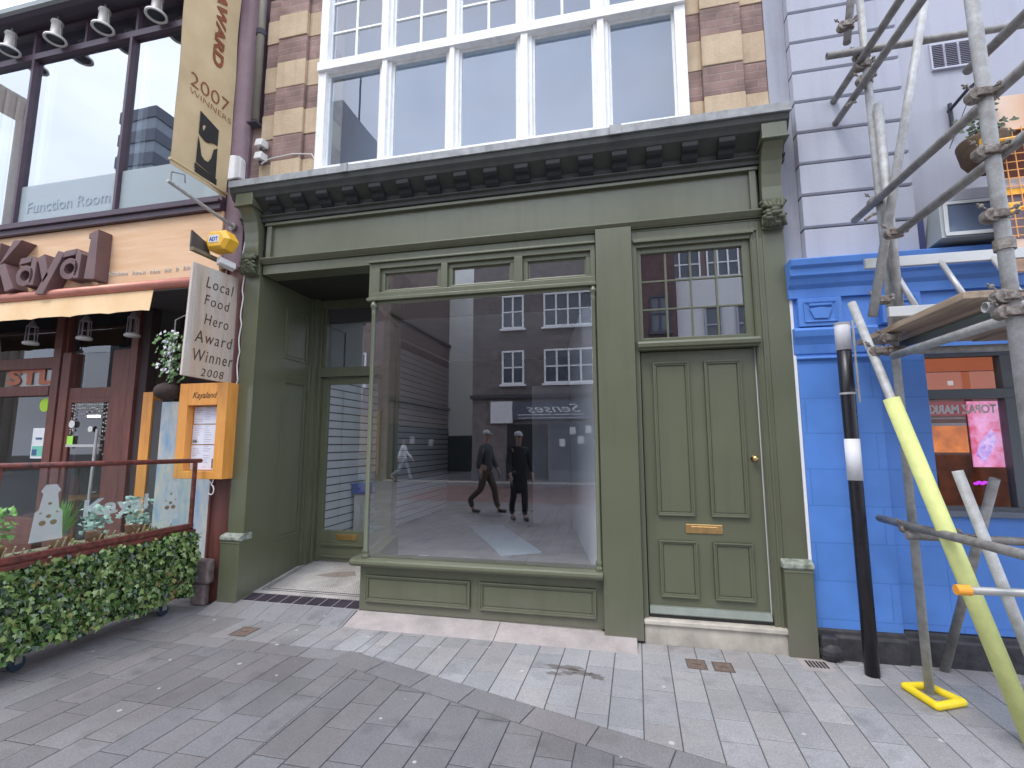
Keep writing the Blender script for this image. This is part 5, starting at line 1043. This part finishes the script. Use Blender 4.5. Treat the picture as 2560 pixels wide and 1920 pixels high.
oe = thing('tower_block', (-8.2, -23, 0), 'tall narrow pale concrete stair tower at the end of the side street', 'building'); bx('wall', M('pale concrete', (.80, .80, .74), .8, var=.06, scale=.6), oe, -9.55, -7.6, -26, -21.8, 1.95, 15.5); bx('base', M('dark green base', (.035, .05, .04), .6), oe, -9.55, -7.6, -25.9, -21.75, 0, 1.94)
ofb = thing('brick_building', (-11.5, -18, 0), 'long brown brick side street building with two pale string courses and a dark hoarding', 'building'); bx('wall', bricks('side brown brick', (.26, .18, .15), (.20, .14, .12), (.17, .14, .12), .23, .075), ofb, -14, -9.5, -21.75, -14.5, 0, 10.8)
bx('string_course', M('dirty ledge', (.09, .07, .06), .8), ofb, (-9.5, -9.38, -21.75, -14.4, 3.35, 3.5), (-9.5, -9.38, -21.75, -14.4, 7.0, 7.12)); bx('hoarding', M('dark hoarding', (.035, .035, .035), .6), ofb, -9.5, -9.44, -21.7, -14.6, .15, 2.35)
b = MB(); b.box(-9.438, -9.43, -17.1, -16.6, 1.5, 1.85); b.box(-9.438, -9.43, -19.4, -18.8, 1.4, 1.75); b.build('notice', whpl, ofb); win(ofb, -12.9, -11.7, 4.2, 5.8, -14.497, 2, 2); win(ofb, -12.9, -11.7, 7.6, 9.0, -14.497, 2, 2)
bx('shopfront', M('warm shopfront', (.30, .20, .12), .6), ofb, -13.6, -9.8, -14.49, -14.4, .3, 2.9)
og = thing('tower_block', (-24, -36, 0), 'brown and pale tower reflected in the lowest left pane of the white window', 'building')
b = MB(); b.prz([(-27, -30), (-22.6, -30), (-22.6, -37), (-27, -37)], 0, 31); b.build('wall', M('tower brown', (.40, .36, .34), .85, stretch=(1, 3, .15), rgb2=(.27, .24, .23), scale=1.2), og); bx('pale_face', M('tower pale', (.66, .68, .66), .85), og, -27, -22.6, -30.0, -29.9, 0, 30.9)
b = MB(); b.tube((-22.8, -33, 31), (-22.8, -33, 35.5), .09, 6); b.build('aerial', joint, og)
oh = thing('tower_block', (-38, -26, 0), 'striped office tower reflected beside the award banner', 'building'); bx('wall', M('tower glass grey', (.16, .19, .22), .4), oh, -40, -36.3, -30, -25, 0, 28.5); b = MB()
for i in range(9): b.box(-40.05, -36.2, -30, -24.9, 12+i*2, 13+i*2)
b.build('floor_band', M('tower dark', (.05, .06, .08), .4), oh)
oi = thing('concrete_building', (-45, -11, 0), 'ribbed beige concrete block reflected in the leftmost restaurant pane', 'building'); b = MB(); b.box(-60, -30.1, -13.3, -9, 0, 19.6)
for i in range(9): b.box(-30.1, -30.0, -13.25+i*.45, -13.1+i*.45, 0, 19.5)
b.build('wall', M('beige ribs', (.42, .36, .30), .85), oi)

# ------------------------------------------------------------------ people (mirrored in the glass)
def skinned(name, pts, edges, mats, parent, sub=1):
    me = D.meshes.new(name); me.from_pydata([Vector(p[:3])-Vector(parent.location) for p in pts], edges, []); o = D.objects.new(name, me); C.objects.link(o)
    sk = o.modifiers.new('skin', 'SKIN'); sk.use_smooth_shade = True
    sb = o.modifiers.new('sub', 'SUBSURF'); sb.levels = sub; sb.render_levels = sub
    for i, v in enumerate(me.skin_vertices[0].data): v.radius = (pts[i][3], pts[i][4] if len(pts[i]) > 4 else pts[i][3]); v.use_root = (i == 0)
    dg = bpy.context.evaluated_depsgraph_get(); dg.update(); m2 = D.meshes.new_from_object(o.evaluated_get(dg)); D.objects.remove(o)
    o = D.objects.new(name, m2); C.objects.link(o); o.parent = parent
    for m in mats: m2.materials.append(m)
    for p in m2.polygons: p.use_smooth = True
    return o
skin = M('skin', (.34, .20, .15), .55, var=.08)
def person(x, y, face, H, coat, trou, hatm, stride, label, long=False, hat=True, arms=(.15, -.15), hair=None):
    t_ = thing('person', (x, y, 0), label, 'person'); s = H/1.75; f = Vector((math.cos(face), math.sin(face), 0)); r = Vector((f.y, -f.x, 0)); o = Vector((x, y, 0))
    def P(a, b, h, r1, r2=None): v = o+f*(a*s)+r*(b*s)+Vector((0, 0, h*s)); return (v.x, v.y, v.z, r1*s, (r2 or r1)*s)
    pts = [P(0, 0, .93, .10, .08), P(0, 0, 1.10, .09, .07), P(0, 0, 1.30, .11, .075), P(0, 0, 1.44, .07, .06), P(.01, 0, 1.51, .05), P(.02, 0, 1.58, .065, .075), P(.02, 0, 1.66, .072, .085), P(.015, 0, 1.73, .045, .05)]
    E_ = [(i, i+1) for i in range(7)]
    def chain(start, pp):
        k = start
        for p in pp: pts.append(p); E_.append((k, len(pts)-1)); k = len(pts)-1
        return k
    for sd, st_ in ((1, stride), (-1, -stride)):
        kb = .06 if st_ > 0 else .0
        chain(0, [P(0, sd*.09, .88, .095), P(st_*.45+.05, sd*.10, .50, .06), P(st_*.55+.05 if st_ > 0 else st_*1.3, sd*.10, .28, .052), P(st_, sd*.10, .09, .038), P(st_+.12, sd*.11, .035, .035, .03), P(st_+.18, sd*.11, .03, .025)])
        am = arms[0] if sd == 1 else arms[1]
        h = chain(2, [P(0, sd*.17, 1.41, .06), P(am*.4, sd*.22, 1.13, .045), P(am+.06, sd*.23, .91, .033), P(am+.09, sd*.225, .86, .03, .016), P(am+.10, sd*.22, .81, .034, .016)])
        for q, l in ((-.02, .06), (-.007, .075), (.007, .07), (.02, .055)): chain(h, [P(am+.105+q, sd*.22, .785, .009), P(am+.115+q, sd*.215, .785-l*.5, .008), P(am+.11+q, sd*.205, .785-l, .007)])
        chain(h-1, [P(am+.125, sd*.20, .85, .010), P(am+.14, sd*.195, .815, .009)])
    body = skinned('body', pts, E_, [skin], t_)
    cp = [P(0, 0, .50 if long else .86, .17, .14), P(0, 0, .75 if long else .95, .16, .13), P(0, 0, 1.10, .15, .12), P(0, 0, 1.30, .175, .125), P(0, 0, 1.45, .10, .08), P(0, 0, 1.49, .075, .075)]; ce = [(i, i+1) for i in range(5)]
    for sd in (1, -1):
        am = arms[0] if sd == 1 else arms[1]; k = 3
        for p in (P(0, sd*.18, 1.40, .078), P(am*.4, sd*.235, 1.13, .062), P(am+.05, sd*.24, .93, .050)): cp.append(p); ce.append((k, len(cp)-1)); k = len(cp)-1
    tag(skinned('coat', cp, ce, [coat], t_))
    tp_ = [P(0, 0, .93, .135, .11), P(0, 0, .99, .13, .105)]; te = [(0, 1)]
    for sd, st_ in ((1, stride), (-1, -stride)):
        k = 0
        for p in (P(0, sd*.09, .86, .105), P(st_*.45+.05, sd*.10, .50, .075), P(st_*.55+.05 if st_ > 0 else st_*1.3, sd*.10, .28, .068), P(st_, sd*.10, .10, .06)): tp_.append(p); te.append((k, len(tp_)-1)); k = len(tp_)-1
    skinned('trousers', tp_, te, [trou], t_)
    for sd, st_ in ((1, stride), (-1, -stride)):
        skinned('shoe', [P(st_-.03, sd*.10, .05, .045), P(st_+.08, sd*.105, .045, .043), P(st_+.19, sd*.11, .035, .032)], [(0, 1), (1, 2)], [blki], t_)
    hd_ = o+f*(.02*s)+Vector((0, 0, 1.66*s)); b = MB(); b.ball(hd_+f*.088*s+Vector((0, 0, -.01)), .014*s, 8, (1, 1, 1.4))
    for sd in (1, -1): b.ball(hd_+r*sd*.074*s, .02*s, 8, (.6, .6, 1.2))
    b.build('nose_and_ears', skin, t_, 0, True); b = MB()
    for sd in (1, -1): b.ball(hd_+f*.078*s+r*sd*.03*s+Vector((0, 0, .012)), .009*s, 6)
    b.ball(hd_+f*.076*s+Vector((0, 0, -.045*s)), .018*s, 6, (.5, 1, .25)); b.build('eyes_and_mouth', M('dark eye', (.06, .03, .03), .4), t_)
    b = MB(); b.lathe([(.085*s, 0), (.088*s, .03*s), (.07*s, .075*s), (.03*s, .095*s), (.005, .1*s)], hd_+Vector((0, 0, .025*s))-f*.01, 16)
    if hat: b.hexa([hd_+f*.06+r*.06+Vector((0, 0, .03)), hd_+f*.15+r*.045+Vector((0, 0, .022)), hd_+f*.15-r*.045+Vector((0, 0, .022)), hd_+f*.06-r*.06+Vector((0, 0, .03))], [hd_+f*.06+r*.06+Vector((0, 0, .042)), hd_+f*.15+r*.045+Vector((0, 0, .032)), hd_+f*.15-r*.045+Vector((0, 0, .032)), hd_+f*.06-r*.06+Vector((0, 0, .042))])
    b.build('cap' if hat else 'hair', hatm, t_, 0, True)
cg = M('charcoal cloth', (.050, .052, .060), .9); bk = M('black cloth', (.01, .01, .013), .9); bt3 = M('brown cloth', (.07, .045, .03), .9); pale = M('pale cap', (.42, .42, .42), .8); wc = M('white cloth', (.72, .72, .72), .8); gc = M('grey cloth', (.28, .29, .31), .9)
person(-2.95, -6.45, R(10), 1.78, cg, bt3, pale, .26, 'person in charcoal jacket and pale cap striding right, mirrored in the display window', arms=(.12, -.12))
person(-2.02, -5.55, R(60), 1.72, bk, bk, pale, .10, 'person in long black coat and pale hat walking away, mirrored in the display window', long=True, arms=(.16, .12))
person(-8.55, -14.1, R(-10), 1.72, wc, gc, M('dark hair', (.03, .02, .015), .8), .34, 'person in white top and grey trousers hurrying along the far pavement', hat=False, arms=(.25, -.2))

# ================================================================== SKY, LIGHT, CAMERA
W = D.worlds.new('World'); bpy.context.scene.world = W; W.use_nodes = True; t = W.node_tree; bg = t.nodes['Background']; L = t.links.new
EL, AZ = R(58), R(205)
sky = nd(t, 'ShaderNodeTexSky', sky_type='NISHITA'); sky.sun_disc = False; sky.sun_elevation = EL; sky.sun_rotation = AZ; sky.air_density = 1.2; sky.dust_density = 2
tc_ = nd(t, 'ShaderNodeTexCoord'); mp = nd(t, 'ShaderNodeMapping'); mp.inputs['Scale'].default_value = (1, 1, 2.2); L(tc_.outputs['Generated'], mp.inputs[0])
no = nd(t, 'ShaderNodeTexNoise'); no.inputs['Scale'].default_value = 1.5; no.inputs['Detail'].default_value = 4; no.inputs['Roughness'].default_value = .55; L(mp.outputs[0], no.inputs['Vector'])
r1 = nd(t, 'ShaderNodeMapRange'); r1.inputs[1].default_value = .25; r1.inputs[2].default_value = .75; r1.inputs[3].default_value = .55; r1.inputs[4].default_value = 1.0; L(no.outputs['Fac'], r1.inputs[0])
no2 = nd(t, 'ShaderNodeTexNoise'); no2.inputs['Scale'].default_value = 3.3; no2.inputs['Detail'].default_value = 5; L(mp.outputs[0], no2.inputs['Vector'])
cr = nd(t, 'ShaderNodeMix', data_type='RGBA'); cr.inputs['A'].default_value = (9.5, 11.0, 14.5, 1); cr.inputs['B'].default_value = (17.5, 18.3, 20.5, 1); L(no2.outputs['Fac'], cr.inputs['Factor'])
mx = nd(t, 'ShaderNodeMix', data_type='RGBA'); L(sky.outputs[0], mx.inputs['A']); L(cr.outputs['Result'], mx.inputs['B']); L(r1.outputs[0], mx.inputs['Factor'])
L(mx.outputs['Result'], bg.inputs['Color']); bg.inputs['Strength'].default_value = .1
sun = D.lights.new('sun', 'SUN'); sun.energy = 1.0; sun.angle = R(20); sun.color = (1, .96, .9); so_ = D.objects.new('sun', sun); C.objects.link(so_)
dirv = Vector((math.sin(AZ)*math.cos(EL), math.cos(AZ)*math.cos(EL), math.sin(EL)))
so_.rotation_euler = dirv.to_track_quat('Z', 'Y').to_euler()

cam = D.cameras.new('camera'); co_ = D.objects.new('camera', cam); C.objects.link(co_)
cam.sensor_width = 36; cam.lens = 36*1201.76/2560; cam.clip_end = 400; cam.clip_start = .05
y_, p_, r_ = R(12.689), R(7.083), R(-.085)
fw = Vector((-math.sin(y_)*math.cos(p_), math.cos(y_)*math.cos(p_), math.sin(p_))); rt = Vector((math.cos(y_), math.sin(y_), 0)); up = rt.cross(fw)
rt, up = rt*math.cos(r_)+up*math.sin(r_), -rt*math.sin(r_)+up*math.cos(r_)
mt = Matrix((rt, up, -fw)).transposed().to_4x4(); mt.translation = Vector((0, -4, 1.5)); co_.matrix_world = mt
S = bpy.context.scene; S.camera = co_
S.view_settings.view_transform = 'Standard'; S.view_settings.look = 'None'; S.view_settings.exposure = .78; S.view_settings.gamma = 1
S.render.engine = 'CYCLES'; S.cycles.max_bounces = 8; S.cycles.transparent_max_bounces = 16; S.cycles.glossy_bounces = 4; S.cycles.diffuse_bounces = 4
S.render.resolution_x = 1024; S.render.resolution_y = 768
